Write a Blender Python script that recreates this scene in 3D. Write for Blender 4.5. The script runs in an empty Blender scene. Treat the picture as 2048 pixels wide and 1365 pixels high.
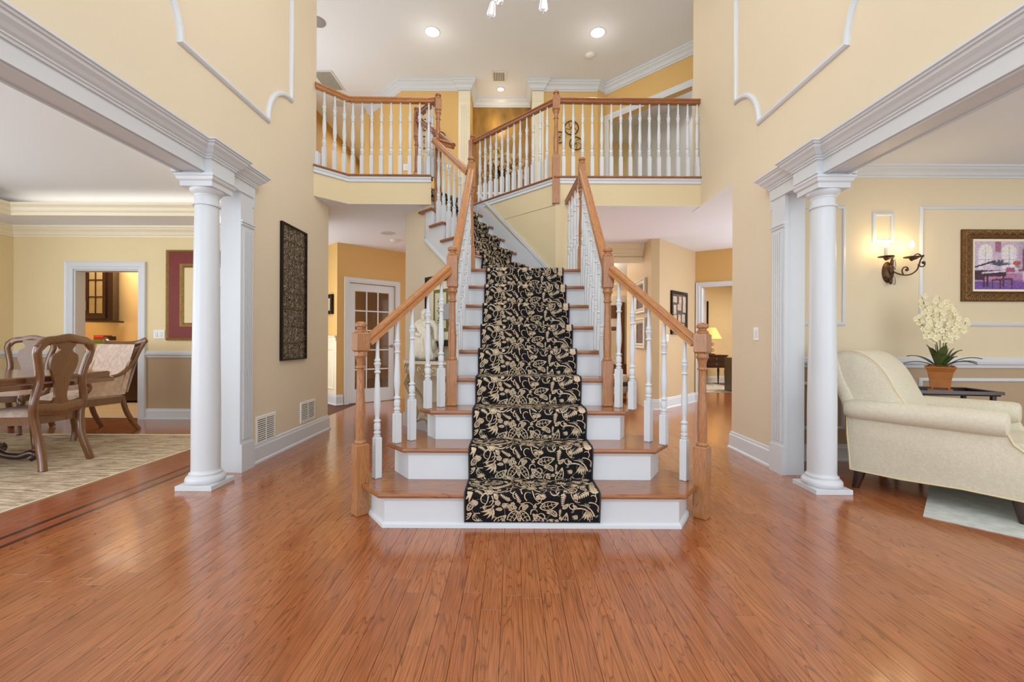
import bpy, bmesh, math, random
import numpy as np
from mathutils import Vector, Matrix
random.seed(7)
R = math.radians
C = bpy.context.scene.collection
sc = bpy.context.scene

# ---------------------------------------------------------------- camera, world, lights
cam_d = bpy.data.cameras.new('camera'); cam = bpy.data.objects.new('camera', cam_d); C.objects.link(cam)
cam.location = (0, 0, 1.08); cam.rotation_euler = (R(90), R(-0.25), 0)
cam_d.sensor_width = 36; cam_d.lens = 870/2048*36; cam_d.shift_x = -2/2048; cam_d.clip_start = .05
sc.camera = cam
sc.view_settings.view_transform = 'Standard'; sc.view_settings.look = 'None'
sc.view_settings.gamma = 1; sc.view_settings.use_curve_mapping = False
sc.view_settings.exposure = 0.0
w = bpy.data.worlds.new('world'); sc.world = w; w.use_nodes = True
w.node_tree.nodes['Background'].inputs[0].default_value = (.93, .96, 1, 1)
w.node_tree.nodes['Background'].inputs[1].default_value = 1.0

def area(name, loc, rot, sx, sy, power, col=(1, 1, 1)):
    l = bpy.data.lights.new(name, 'AREA'); l.shape = 'RECTANGLE'; l.size = sx; l.size_y = sy
    l.energy = power; l.color = col
    o = bpy.data.objects.new(name, l); C.objects.link(o); o.location = loc; o.rotation_euler = rot
    return o
def point(name, loc, power, col=(1, .85, .6), r=.05):
    l = bpy.data.lights.new(name, 'POINT'); l.energy = power; l.color = col; l.shadow_soft_size = r
    o = bpy.data.objects.new(name, l); C.objects.link(o); o.location = loc
    return o
DAY = (.84, .92, 1.0); NEU = (.86, .93, 1.0); WARM = (1.0, .86, .66)
area('daylight_front_door', (0, -1.5, 1.6), (R(90), 0, 0), 4.2, 2.6, 47, DAY)
area('daylight_front_window', (0, -1.5, 4.2), (R(112), 0, 0), 4.2, 2.4, 68, (.76, .88, 1.0))
area('daylight_dining_window', (-5.3, -.5, 1.5), (R(90), 0, 0), 3.0, 2.2, 95, DAY)
area('dining_side_fill', (-6.6, 2.6, 1.5), (R(90), 0, R(-90)), 3.4, 2.0, 60, DAY)  # out-of-frame fill added from the side to brighten the dining room
area('daylight_living_window', (4.4, -.5, 1.5), (R(90), 0, 0), 3.0, 2.2, 50, DAY)
area('foyer_ceiling_fill', (0, 1.4, 5.6), (0, 0, 0), 3.6, 4.2, 24, NEU)  # broad overhead fill added for the foyer, not a fixture
area('hall_left_fill', (-3.85, 6.2, 1.35), (R(90), 0, R(-90)), 1.5, 2.3, 46, DAY)  # added fill hidden behind the foyer wall, lifts the left hall soffit
area('hall_right_fill', (4.9, 6.0, 1.35), (R(90), 0, R(90)), 2.4, 2.3, 84, DAY)  # added fill out of view on the right, lifts hall and soffit
area('gallery_left_fill', (-3.9, 6.5, 4.3), (R(94), 0, R(-90)), 2.8, 2.0, 44, DAY)  # unseen fill added on the left to brighten the upper ceiling
area('gallery_right_fill', (4.9, 6.0, 4.3), (R(98), 0, R(90)), 2.0, 2.0, 60, DAY)  # right-hand counterpart, also an unseen fill added for the upper ceiling
area('gallery_ceiling_fill', (0, 6.3, 5.70), (0, 0, 0), 3.6, 1.0, 14, (1, .95, .86))  # wide fill added under the gallery ceiling, besides the recessed lights
area('bedroom_fill', (4.0, 8.2, 5.5), (0, 0, 0), 1, 1, 34, (1, .95, .88))  # fill added to brighten the dark room behind the cased opening
area('great_room_fill', (1.2, 10.2, 2.6), (0, 0, 0), 1.4, 3, 150, (.95,.97,1))  # overhead fill added because the great room came out dark
area('great_room_side_fill', (-.7, 8.8, 1.4), (R(90), 0, R(-90)), 2.4, 2.2, 70, (.95, .97, 1))  # added side fill hidden by the stairwell walls, brightens the hall wall
area('study_light', (5.7, 9.4, 2.6), (0, 0, 0), 1, 1, 70, (1, .92, .8))
area('upper_hall_fill', (-3.3, 10.2, 5.6), (0, 0, 0), .8, 2, 26, NEU)  # downward fill added to lift the dim left end of the gallery
area('door_glass_fill', (-3.2, 9.6, 2.5), (0, 0, 0), 1, 1, 30, (1, .85, .6))  # fill added behind the glazed door to brighten its dark panes
area('living_ceiling_fill', (4.0, 2.0, 2.66), (0, 0, 0), 2, 2, 12, (1, .95, .86))  # soft fill added below the living room ceiling, not a fixture

# ---------------------------------------------------------------- materials
def s2l(c):
    return tuple(((x/255)/12.92 if x/255 <= .04045 else ((x/255+.055)/1.055)**2.4) for x in c)
def mat(name, col, rough=.5, metal=0., nscale=0., namt=.04, bump=0., bscale=40., spec=.5, coat=0., emit=None, estr=0., stretch=None):
    m = bpy.data.materials.new(name); m.use_nodes = True
    nt = m.node_tree; N = nt.nodes; L = nt.links; b = N['Principled BSDF']
    c = s2l(col) + (1,)
    b.inputs['Base Color'].default_value = c; b.inputs['Roughness'].default_value = rough
    b.inputs['Metallic'].default_value = metal
    b.inputs['Specular IOR Level'].default_value = spec
    b.inputs['Coat Weight'].default_value = coat; b.inputs['Coat Roughness'].default_value = .15
    tc = N.new('ShaderNodeTexCoord'); src = tc.outputs['Object']
    if stretch:
        mp = N.new('ShaderNodeMapping'); mp.inputs['Scale'].default_value = stretch
        L.new(src, mp.inputs[0]); src = mp.outputs[0]
    n = N.new('ShaderNodeTexNoise'); n.inputs['Scale'].default_value = nscale or 3.; n.inputs['Detail'].default_value = 4
    L.new(src, n.inputs['Vector'])
    mx = N.new('ShaderNodeMix'); mx.data_type = 'RGBA'
    mx.inputs[6].default_value = tuple(x*(1-namt*2) for x in c[:3])+(1,)
    mx.inputs[7].default_value = tuple(min(1, x*(1+namt*2)) for x in c[:3])+(1,)
    L.new(n.outputs['Fac'], mx.inputs[0]); L.new(mx.outputs[2], b.inputs['Base Color'])
    if bump:
        n2 = N.new('ShaderNodeTexNoise'); n2.inputs['Scale'].default_value = bscale; n2.inputs['Detail'].default_value = 3
        L.new(src, n2.inputs['Vector'])
        bp = N.new('ShaderNodeBump'); bp.inputs['Strength'].default_value = bump; bp.inputs['Distance'].default_value = .01
        L.new(n2.outputs['Fac'], bp.inputs['Height']); L.new(bp.outputs[0], b.inputs['Normal'])
    if emit:
        b.inputs['Emission Color'].default_value = s2l(emit)+(1,); b.inputs['Emission Strength'].default_value = estr
    return m
def wood(name, cols, axis='Y', scale=1., rough=.3, attr=None, coat=.0, contrast=1., joint=False):
    """oak/walnut: contour lines of stretched noise = cathedral grain, fine pores on top"""
    m = bpy.data.materials.new(name); m.use_nodes = True
    nt = m.node_tree; N = nt.nodes; L = nt.links; b = N['Principled BSDF']
    tc = N.new('ShaderNodeTexCoord'); src = tc.outputs['Object']
    rnd = None
    if attr:
        at_ = N.new('ShaderNodeAttribute'); at_.attribute_name = attr; rnd = at_.outputs['Fac']
        cb = N.new('ShaderNodeCombineXYZ')
        for i, k in enumerate((37., 53., 11.)):
            mm = N.new('ShaderNodeMath'); mm.operation = 'MULTIPLY'; mm.inputs[1].default_value = k
            L.new(rnd, mm.inputs[0]); L.new(mm.outputs[0], cb.inputs[i])
        va = N.new('ShaderNodeVectorMath'); va.operation = 'ADD'
        L.new(src, va.inputs[0]); L.new(cb.outputs[0], va.inputs[1]); src = va.outputs[0]
    long_, short = .8*scale, 11.*scale
    sc3 = {'X': (long_, short, short), 'Y': (short, long_, short), 'Z': (short, short, long_)}[axis]
    mp = N.new('ShaderNodeMapping'); mp.inputs['Scale'].default_value = sc3; L.new(src, mp.inputs[0])
    n = N.new('ShaderNodeTexNoise'); n.inputs['Scale'].default_value = 1.; n.inputs['Detail'].default_value = 1.5
    n.inputs['Roughness'].default_value = .45; n.inputs['Distortion'].default_value = .25
    L.new(mp.outputs[0], n.inputs['Vector'])
    mu = N.new('ShaderNodeMath'); mu.operation = 'MULTIPLY'; mu.inputs[1].default_value = 20.; L.new(n.outputs['Fac'], mu.inputs[0])
    fr = N.new('ShaderNodeMath'); fr.operation = 'FRACT'; L.new(mu.outputs[0], fr.inputs[0])
    cr = N.new('ShaderNodeValToRGB'); e = cr.color_ramp.elements
    e[0].position = 0.; e[0].color = (.05, .05, .05, 1); e[1].position = .30; e[1].color = (1, 1, 1, 1)
    x = cr.color_ramp.elements.new(.10); x.color = (.62, .62, .62, 1); x = cr.color_ramp.elements.new(.93); x.color = (.9, .9, .9, 1); x = cr.color_ramp.elements.new(.99); x.color = (.1, .1, .1, 1)
    L.new(fr.outputs[0], cr.inputs[0])
    # pores
    f1, f2 = 5.*scale, 300.*scale
    sp = {'X': (f1, f2, f2), 'Y': (f2, f1, f2), 'Z': (f2, f2, f1)}[axis]
    mp2 = N.new('ShaderNodeMapping'); mp2.inputs['Scale'].default_value = sp; L.new(src, mp2.inputs[0])
    n2 = N.new('ShaderNodeTexNoise'); n2.inputs['Scale'].default_value = 1.; n2.inputs['Detail'].default_value = 2; L.new(mp2.outputs[0], n2.inputs['Vector'])
    cr2 = N.new('ShaderNodeValToRGB'); e = cr2.color_ramp.elements
    e[0].position = .36; e[0].color = (.25, .25, .25, 1); e[1].position = .54; e[1].color = (1, 1, 1, 1)
    L.new(n2.outputs['Fac'], cr2.inputs[0])
    # broad tone
    n3 = N.new('ShaderNodeTexNoise'); n3.inputs['Scale'].default_value = .35; n3.inputs['Detail'].default_value = 2; L.new(mp.outputs[0], n3.inputs['Vector'])
    dk, md, lt = [s2l(c)+(1,) for c in cols]
    m1 = N.new('ShaderNodeMix'); m1.data_type = 'RGBA'; m1.inputs[6].default_value = md; m1.inputs[7].default_value = lt
    if rnd is not None:
        ad = N.new('ShaderNodeMath'); ad.operation = 'ADD'; L.new(n3.outputs['Fac'], ad.inputs[0]); L.new(rnd, ad.inputs[1])
        hl = N.new('ShaderNodeMath'); hl.operation = 'MULTIPLY'; hl.inputs[1].default_value = .55; L.new(ad.outputs[0], hl.inputs[0]); L.new(hl.outputs[0], m1.inputs[0])
    else: L.new(n3.outputs['Fac'], m1.inputs[0])
    m2 = N.new('ShaderNodeMix'); m2.data_type = 'RGBA'; m2.inputs[6].default_value = dk
    mm = N.new('ShaderNodeMath'); mm.operation = 'MULTIPLY'; L.new(cr.outputs[0], mm.inputs[0]); L.new(cr2.outputs[0], mm.inputs[1])
    mr = N.new('ShaderNodeMapRange'); mr.inputs[3].default_value = 1-contrast; L.new(mm.outputs[0], mr.inputs[0])
    L.new(mr.outputs[0], m2.inputs[0]); L.new(m1.outputs[2], m2.inputs[7])
    L.new(m2.outputs[2], b.inputs['Base Color'])
    b.inputs['Roughness'].default_value = rough; b.inputs['Coat Weight'].default_value = coat; b.inputs['Coat Roughness'].default_value = .12
    bp = N.new('ShaderNodeBump'); bp.inputs['Strength'].default_value = .06; bp.inputs['Distance'].default_value = .002
    L.new(mm.outputs[0], bp.inputs['Height']); L.new(bp.outputs[0], b.inputs['Normal'])
    return m
def vcol(name, rough=.6, bump=0, attr='Col'):
    m = bpy.data.materials.new(name); m.use_nodes = True
    nt = m.node_tree; b = nt.nodes['Principled BSDF']; a = nt.nodes.new('ShaderNodeVertexColor'); a.layer_name = attr
    nt.links.new(a.outputs[0], b.inputs['Base Color']); b.inputs['Roughness'].default_value = rough
    return m

M = {}
M['white'] = mat('white_trim_paint', (213, 217, 221), .34, namt=.01, spec=.5)
M['tan'] = mat('tan_wall_paint', (227, 212, 185), .7, nscale=1.2, namt=.02, bump=.02, bscale=300)
M['fascia'] = mat('sand_wall_paint', (222, 204, 164), .7, nscale=1.2, namt=.02)
M['gold'] = mat('golden_wall_paint', (220, 180, 112), .7, nscale=1.2, namt=.02)
M['honey'] = mat('honey_wall_paint', (214, 172, 106), .7, nscale=1.2, namt=.02)
M['beige'] = mat('beige_hall_paint', (198, 172, 134), .7, nscale=1.2, namt=.02)
M['cream'] = mat('cream_room_paint', (232, 212, 168), .7, nscale=1.2, namt=.02)
M['parlour'] = mat('parlour_wall_paint', (224, 208, 176), .7, nscale=1.2, namt=.02)
M['taupe'] = mat('taupe_dado_paint', (184, 160, 130), .7, nscale=1.2, namt=.02)
M['ceil'] = mat('ceiling_paint', (232, 236, 244), .85, nscale=.8, namt=.015)
M['ivory'] = mat('ivory_trim_paint', (240, 230, 204), .45, namt=.01)
M['oakfloor'] = wood('oak_floor', [(70, 34, 18), (162, 90, 50), (192, 120, 72)], 'Y', 1.15, .19, attr='pk', coat=.45, contrast=.64)
M['oakborder'] = wood('red_oak_border', [(84, 38, 20), (150, 80, 48), (172, 98, 60)], 'Y', 1., .2, attr='pk', coat=.3, contrast=.6)
M['oakdark'] = wood('dark_inlay', [(40, 20, 12), (70, 36, 22), (84, 46, 28)], 'Y', 1., .2, attr='pk', coat=.3, contrast=.6)
M['seam'] = mat('floor_seam', (92, 50, 28), .6)
M['oakx'] = wood('oak_tread', [(86, 46, 22), (150, 92, 52), (176, 112, 66)], 'X', 1.2, .2, coat=.4, contrast=.75)
M['oakz'] = wood('oak_post', [(74, 40, 20), (168, 110, 64), (196, 136, 84)], 'Z', 2.3, .30, coat=.3, contrast=.62)
M['rail'] = wood('oak_rail', [(96, 52, 22), (180, 114, 58), (204, 140, 80)], 'Y', 2.4, .25, coat=.4, contrast=.65)
M['uprail'] = wood('red_oak_rail', [(84, 40, 18), (150, 86, 42), (168, 100, 54)], 'Y', 1.4, .25, coat=.4, contrast=.6)
M['walnut'] = wood('walnut', [(50, 26, 12), (96, 56, 28), (132, 84, 44)], 'Z', 1.2, .22, coat=.6, contrast=.45)
M['mahogany'] = wood('dark_mahogany', [(14, 7, 5), (44, 20, 12), (58, 28, 18)], 'Z', 1.4, .35, coat=.2, contrast=.6)
M['espresso'] = wood('espresso_wood', [(20, 12, 9), (50, 28, 20), (66, 40, 28)], 'Z', 1.4, .3, coat=.3, contrast=.6)
M['black'] = mat('black_metal', (34, 28, 24), .4, .6, namt=.1)
M['bronze'] = mat('bronze', (112, 80, 48), .42, .55, nscale=30, namt=.25)
M['brass'] = mat('brass', (176, 140, 84), .3, .9)
M['nickel'] = mat('nickel', (170, 162, 150), .3, .9)
M['gilt'] = mat('gilt_frame', (150, 118, 66), .4, .5, nscale=40, namt=.3, bump=.3, bscale=120)
M['silverf'] = mat('silver_frame', (190, 180, 160), .4, .4, nscale=40, namt=.15)
M['plate'] = mat('switch_plastic', (236, 234, 226), .35, namt=.01)
M['glow'] = mat('lamp_glow', (255, 250, 240), .5, emit=(255, 244, 225), estr=9)
M['bulb'] = mat('candle_bulb', (255, 240, 210), .5, emit=(255, 228, 170), estr=26)
M['shade'] = mat('lamp_shade', (236, 196, 120), .8, emit=(255, 200, 120), estr=.35, bump=.1, bscale=200)
M['dark'] = mat('dark_gap', (26, 22, 18), .8)

# ---------------------------------------------------------------- mesh helpers
class MB:
    def __init__(s): s.v = []; s.f = []
    def add(s, vs, fs):
        o = len(s.v); s.v += [tuple(v) for v in vs]; s.f += [tuple(i+o for i in f) for f in fs]; return s
    def box(s, x0, x1, y0, y1, z0, z1):
        if x0 > x1: x0, x1 = x1, x0
        if y0 > y1: y0, y1 = y1, y0
        if z0 > z1: z0, z1 = z1, z0
        return s.add([(x0,y0,z0),(x1,y0,z0),(x1,y1,z0),(x0,y1,z0),(x0,y0,z1),(x1,y0,z1),(x1,y1,z1),(x0,y1,z1)],
                     [(3,2,1,0),(4,5,6,7),(0,1,5,4),(1,2,6,5),(2,3,7,6),(3,0,4,7)])
    def obox(s, c, sz, rz=0, rx=0, ry=0):
        m = Matrix.Rotation(rz,3,'Z') @ Matrix.Rotation(ry,3,'Y') @ Matrix.Rotation(rx,3,'X')
        a, b, d = [q/2 for q in sz]; P = []
        for x,y,z in [(-a,-b,-d),(a,-b,-d),(a,b,-d),(-a,b,-d),(-a,-b,d),(a,-b,d),(a,b,d),(-a,b,d)]:
            p = m @ Vector((x,y,z)); P.append((p.x+c[0], p.y+c[1], p.z+c[2]))
        return s.add(P, [(3,2,1,0),(4,5,6,7),(0,1,5,4),(1,2,6,5),(2,3,7,6),(3,0,4,7)])
    def cbox(s, x0, x1, y0, y1, z0, z1, c=.004):
        """box with chamfered edges"""
        if x0 > x1: x0, x1 = x1, x0
        if y0 > y1: y0, y1 = y1, y0
        P = lambda a: [(x0+a,y0+c-a if 0 else y0+a),(x1-a,y0+a),(x1-a,y1-a),(x0+a,y1-a)]
        vs = [];
        for z,a in ((z0,c),(z0+c,0),(z1-c,0),(z1,c)):
            vs += [(x,y,z) for x,y in P(a)]
        fs = [(3,2,1,0),(12,13,14,15)]
        for k in range(3):
            for i in range(4): j=(i+1)%4; fs.append((k*4+i,k*4+j,k*4+4+j,k*4+4+i))
        return s.add(vs, fs)
    def prism(s, poly, z0, z1):
        a = sum(poly[i][0]*poly[(i+1)%len(poly)][1]-poly[(i+1)%len(poly)][0]*poly[i][1] for i in range(len(poly)))
        if a < 0: poly = poly[::-1]
        n = len(poly)
        vs = [(x,y,z0) for x,y in poly]+[(x,y,z1) for x,y in poly]
        return s.add(vs, [tuple(range(n-1,-1,-1)), tuple(range(n,2*n))]+[(i,(i+1)%n,n+(i+1)%n,n+i) for i in range(n)])
    def vwall(s, p0, d, poly, t):
        """poly in (s,z) in the vertical plane through p0 along d; thickness t to the right of d"""
        d = Vector((d[0],d[1],0)).normalized(); nrm = Vector((d.y,-d.x,0))*t
        a = [(p0[0]+d.x*q, p0[1]+d.y*q, z) for q,z in poly]; b = [(x+nrm.x,y+nrm.y,z) for x,y,z in a]; n=len(poly)
        return s.add(a+b, [tuple(range(n)), tuple(range(2*n-1,n-1,-1))]+[(i,n+i,n+(i+1)%n,(i+1)%n) for i in range(n)])
    def lathe(s, prof, n=16, c=(0,0,0), ang0=0, sx=1, sy=1):
        o = len(s.v)
        for r,z in prof:
            for k in range(n):
                t = 2*math.pi*k/n+ang0; s.v.append((c[0]+r*math.cos(t)*sx, c[1]+r*math.sin(t)*sy, c[2]+z))
        for i in range(len(prof)-1):
            for k in range(n):
                k2=(k+1)%n; s.f.append((o+i*n+k,o+i*n+k2,o+(i+1)*n+k2,o+(i+1)*n+k))
        s.f.append(tuple(o+k for k in range(n-1,-1,-1))); q=o+(len(prof)-1)*n; s.f.append(tuple(q+k for k in range(n)))
        return s
    def tube(s, pts, rad, n=8, sq=False):
        P = [Vector(p) for p in pts]; rs = rad if isinstance(rad,(list,tuple)) else [rad]*len(P)
        up = None; o = len(s.v); m = len(P)
        for i,p in enumerate(P):
            d = (P[min(i+1,m-1)]-P[max(i-1,0)]).normalized()
            if up is None:
                up = Vector((0,0,1)) if abs(d.z)<.9 else Vector((1,0,0))
            a = d.cross(up).normalized(); up = a.cross(d).normalized()
            for k in range(n):
                t = 2*math.pi*k/n + (math.pi/4 if sq else 0)
                q = p + (a*math.cos(t)+up*math.sin(t))*rs[i]; s.v.append(tuple(q))
        for i in range(m-1):
            for k in range(n):
                k2=(k+1)%n; s.f.append((o+i*n+k,o+i*n+k2,o+(i+1)*n+k2,o+(i+1)*n+k))
        s.f.append(tuple(o+k for k in range(n-1,-1,-1))); q=o+(m-1)*n; s.f.append(tuple(q+k for k in range(n)))
        return s
    def sweep(s, path, prof, U=(0,0,1), closed=False, capped=True):
        """prof (a,b): a to the side U x dir, b along U; mitred"""
        P = [Vector(p) for p in path]; U = Vector(U).normalized(); m = len(P); n = len(prof); o = len(s.v)
        segs = []
        for i in range(m if closed else m-1):
            d = (P[(i+1)%m]-P[i]); segs.append(U.cross(d).normalized())
        for i,p in enumerate(P):
            if closed: s1, s2 = segs[i-1], segs[i]
            else: s1, s2 = segs[max(i-1,0)], segs[min(i,m-2)]
            mt = (s1+s2)/(1+max(s1.dot(s2), -.9))
            for a,b in prof: s.v.append(tuple(p+mt*a+U*b))
        for i in range(m if closed else m-1):
            j = (i+1)%m
            for k in range(n):
                k2=(k+1)%n; s.f.append((o+i*n+k,o+j*n+k,o+j*n+k2,o+i*n+k2))
        if not closed and capped:
            s.f.append(tuple(o+k for k in range(n))); s.f.append(tuple(o+(m-1)*n+k for k in range(n-1,-1,-1)))
        return s
    def grid(s, fn, nu, nv, closeu=False):
        o = len(s.v)
        for i in range(nu):
            for j in range(nv): s.v.append(tuple(fn(i/(nu if closeu else nu-1), j/(nv-1))))
        for i in range(nu if closeu else nu-1):
            for j in range(nv-1):
                i2=(i+1)%nu; s.f.append((o+i*nv+j,o+i2*nv+j,o+i2*nv+j+1,o+i*nv+j+1))
        return s
    def ball(s, c, r, n=10, m=7, sz=1.):
        pr = [(max(r*math.sin(math.pi*i/(m-1)), r*.02), -r*sz*math.cos(math.pi*i/(m-1))) for i in range(m)]
        return s.lathe(pr, n, c)
    def turn(s, m):
        s.v = [tuple(m @ Vector(v)) for v in s.v]; return s
    def mesh(s, name, smooth=False, fix=True):
        me = bpy.data.meshes.new(name); me.from_pydata(s.v, [], s.f)
        if fix:
            bm = bmesh.new(); bm.from_mesh(me); bmesh.ops.recalc_face_normals(bm, faces=bm.faces); bm.to_mesh(me); bm.free()
        if smooth:
            me.shade_smooth(); 
            try: me.set_sharp_from_angle(angle=R(40))
            except Exception: pass
        me.update(); return me
def obj(name, mb, m, parent=None, smooth=False, label=None, loc=None, rz=None, kind=None, fix=True):
    me = mb.mesh(name, smooth, fix) if isinstance(mb, MB) else mb
    if m is not None and len(me.materials) == 0: me.materials.append(M[m] if isinstance(m, str) else m)
    o = bpy.data.objects.new(name, me); C.objects.link(o)
    if parent: o.parent = parent
    if loc: o.location = loc
    if rz is not None: o.rotation_euler = (0,0,rz)
    if label: o['label'] = label
    if kind: o['kind'] = kind
    return o
def struct(name, mb, m, parent=None, smooth=False, label=None):
    o = obj(name, mb, m, parent, smooth, label)
    if not parent: o['kind'] = 'structure'
    return o
def thing(name, label, cat, loc=(0,0,0), rz=0, group=None):
    o = bpy.data.objects.new(name, None); C.objects.link(o); o.location = loc; o.rotation_euler = (0,0,rz)
    o.empty_display_size = .1; o['label'] = label; o['category'] = cat
    if group: o['group'] = group
    return o
def tag(o, label, cat, group=None):
    o['label'] = label; o['category'] = cat
    if group: o['group'] = group
    return o
def copy_tree(o, parent=None):
    c = o.copy(); C.objects.link(c)
    if parent: c.parent = parent
    for ch in list(o.children): copy_tree(ch, c)
    return c
_c, _s = math.cos(R(.25)), math.sin(R(.25))
def at(x, y, Y):
    """pixel of the photograph -> point at depth Y"""
    dx, dy = x-1026, y-682.5; a, b = dx*_c+dy*_s, -dx*_s+dy*_c
    return Vector((a*Y/870, Y, 1.08-b*Y/870))

# profiles
BASE = [(0,0),(.03,0),(.03,.018),(.018,.03),(.018,.15),(.012,.165),(.012,.18),(0,.19)]      # baseboard with shoe
CROWN = [(0,0),(0,-.14),(.012,-.14),(.016,-.118),(.03,-.112),(.05,-.075),(.082,-.048),(.092,-.03),(.105,-.026),(.11,0)]
RAILP = [(0,-.045),(.012,-.045),(.016,-.02),(.03,-.012),(.034,.006),(.02,.014),(.02,.03),(.014,.045),(0,.045)]   # chair rail
PANEL = [(0,-.004),(.001,.006),(.010,.012),(.022,.016),(.03,.012),(.036,-.004)]  # (a across, b out of the wall)
def casing(mb, pts, U, w=.09, t=.022):
    mb.sweep(pts, [(0,-.003),(0,t*.7),(-w*.25,t*.7),(-w*.35,t),(-w*.8,t),(-w,t*1.3),(-w,-.003)], U)
# ---------------------------------------------------------------- structure: floor
XL, XR = -2.24, 2.23          # foyer walls
ZC, ZF, ZT = 2.70, 3.05, 5.75 # first ceiling, gallery floor, upper ceiling
floor = struct('floor', MB().box(-9, 7.5, -2, 12.5, -.06, -.006), 'seam')
def attr_mesh(mb, name, vals):
    me = mb.mesh(name, fix=False); a = me.attributes.new('pk', 'FLOAT', 'POINT'); a.data.foreach_set('value', vals); return me
def plank_box(mb, x0, x1, y0, y1, z1=0.):
    c = .0006
    mb.add([(x0+c,y0+c,z1),(x1-c,y0+c,z1),(x1-c,y1-c,z1),(x0+c,y1-c,z1),(x0,y0,z1-.0012),(x1,y0,z1-.0012),(x1,y1,z1-.0012),(x0,y1,z1-.0012),
            (x0,y0,-.006),(x1,y0,-.006),(x1,y1,-.006),(x0,y1,-.006)],
           [(0,1,2,3),(4,5,1,0),(5,6,2,1),(6,7,3,2),(7,4,0,3),(8,9,5,4),(9,10,6,5),(10,11,7,6),(11,8,4,7)])
rows = []
pw = .0835; g = .0004
stripes = [(-2.675, -2.640, 'oakdark'), (-2.855, -2.775, 'x')]
x = -2.63
while x < 5.2:
    rows.append((x+g, x+pw-g)); x += pw
x = -2.63-.035
near, far_mb, far_v = [], MB(), []
rnd = random.Random(3)
def fill(rowlist, y0, y1, matn, dest_near=True):
    for (a, b) in rowlist:
        y = y0 - rnd.random()*1.2
        while y < y1:
            L_ = rnd.uniform(.55, 1.5); ya, yb = max(y, y0), min(y+L_, y1); y += L_
            if yb-ya < .02: continue
            v = rnd.random()
            ang = abs((a+b)/2) < (1.2*yb+.1)
            if dest_near and yb > 1.35 and ya < 3.3 and ang and -2.7 < a < 3.0: near.append((ya, a, b, yb, v, matn))
            else:
                n0 = len(far_mb.v); plank_box(far_mb, a, b, ya+g, yb-g); far_v.extend([v]*(len(far_mb.v)-n0))
fill(rows, .2, 12.4, 'oakfloor')
near.sort(key=lambda t: t[0])
for k, (ya, a, b, yb, v, mn) in enumerate(near):
    mb = MB(); plank_box(mb, a, b, ya+g, yb-g)
    if k < 290: obj('plank', attr_mesh(mb, 'plank', [v]*12), mn, floor)
    else:
        n0 = len(far_mb.v); far_mb.add(mb.v, mb.f); far_v.extend([v]*12)
# dining side: border boards, inlay strips, then field
lb, lv = MB(), []
def strip(x0, x1, m_):
    mb = MB(); vs = []; y = .2
    while y < 5.88:
        L_ = rnd.uniform(.9, 1.6); y1 = min(y+L_, 5.88); n0 = len(mb.v); plank_box(mb, x0+g, x1-g, y+g, y1-g); vs += [rnd.random()]*(len(mb.v)-n0); y = y1
    o = obj('plank_row', attr_mesh(mb, 'plank_row', vs), m_, floor, kind='stuff')
strip(-2.665, -2.63, 'oakdark'); strip(-2.745, -2.665, 'oakborder'); strip(-2.78, -2.745, 'oakdark')
for i in range(6): strip(-2.78-(i+1)*.0835, -2.78-i*.0835, 'oakborder')
x = -2.78-6*.0835
dl = []
while x > -8.6: dl.append((x-pw+g, x-g)); x -= pw
fill(dl, .2, 5.88, 'oakfloor', False)
obj('floorboard_field', attr_mesh(far_mb, 'floorboard_field', far_v), 'oakfloor', floor, kind='stuff')

# ---------------------------------------------------------------- walls
wl = struct('wall_left', MB().box(XL-.14, XL, 3.60, 4.93, 0, ZT).box(XL-.14, XL, 4.93, 5.267, 0, ZC).box(XL-.14, XL, -2, 3.60, 2.36, ZT), 'tan')
wr = struct('wall_right', MB().box(XR, XR+.14, 3.60, 4.43, 0, ZT).box(XR, XR+.14, 4.43, 5.42, ZC-.002, ZT).box(XR, XR+.14, -2, 3.60, 2.36, ZT), 'tan')
ceil_up = struct('ceiling_upper', MB().box(-6, 6, -2, 12.5, ZT, ZT+.08), 'ceil')
soff = [(-4.1,6.03),(-3.02,6.03),(-2.37,5.24),(XL-.01,5.24),(XL-.01,4.86),(-1.96,5.16),(-.98,5.17),(-1.33,5.54),(-.59,6.28),(.5,5.19),(XR+.001,5.19),(XR+.001,5.42),(XR+.13,5.42),(XR+.13,4.43),(6.5,4.43),(6.5,12.4),(-4.1,12.4)]
struct('ceiling_hall', MB().prism(soff, ZC, ZC+.002).box(XR+.0005, XR+.15, 4.432, 5.43, ZC-.006, ZC-.0025), 'ceil')
slab = struct('floor_gallery', MB().prism(soff, ZC+.002, ZF-.02).box(-4.1,XL-.02,4.95,6.03,2.97,ZF-.02), 'fascia')
# landing trim: white band and oak nosing along the open edges
E1 = [(XL,4.86),(-1.96,5.16),(-.98,5.17)]
E2 = [(-.59,6.28),(.5,5.19),(XR,5.19)]
band = [(0,-.062),(-.012,-.062),(-.014,-.054),(-.008,-.050),(-.008,-.03),(-.018,-.022),(-.02,0),(0,0)]
nosp = [(.12,0),(.12,.028),(-.02,.028),(-.034,.02),(-.036,.010),(-.03,0)]
for nm_, e in (('trim_1', E1), ('trim_2', E2)):
    mb = MB().sweep([(x,y,ZF-.028) for x,y in e], band)
    t = struct(nm_, mb, 'white')
    obj('nosing', MB().sweep([(x,y,ZF-.028) for x,y in e], nosp), 'oakx', t)
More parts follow.
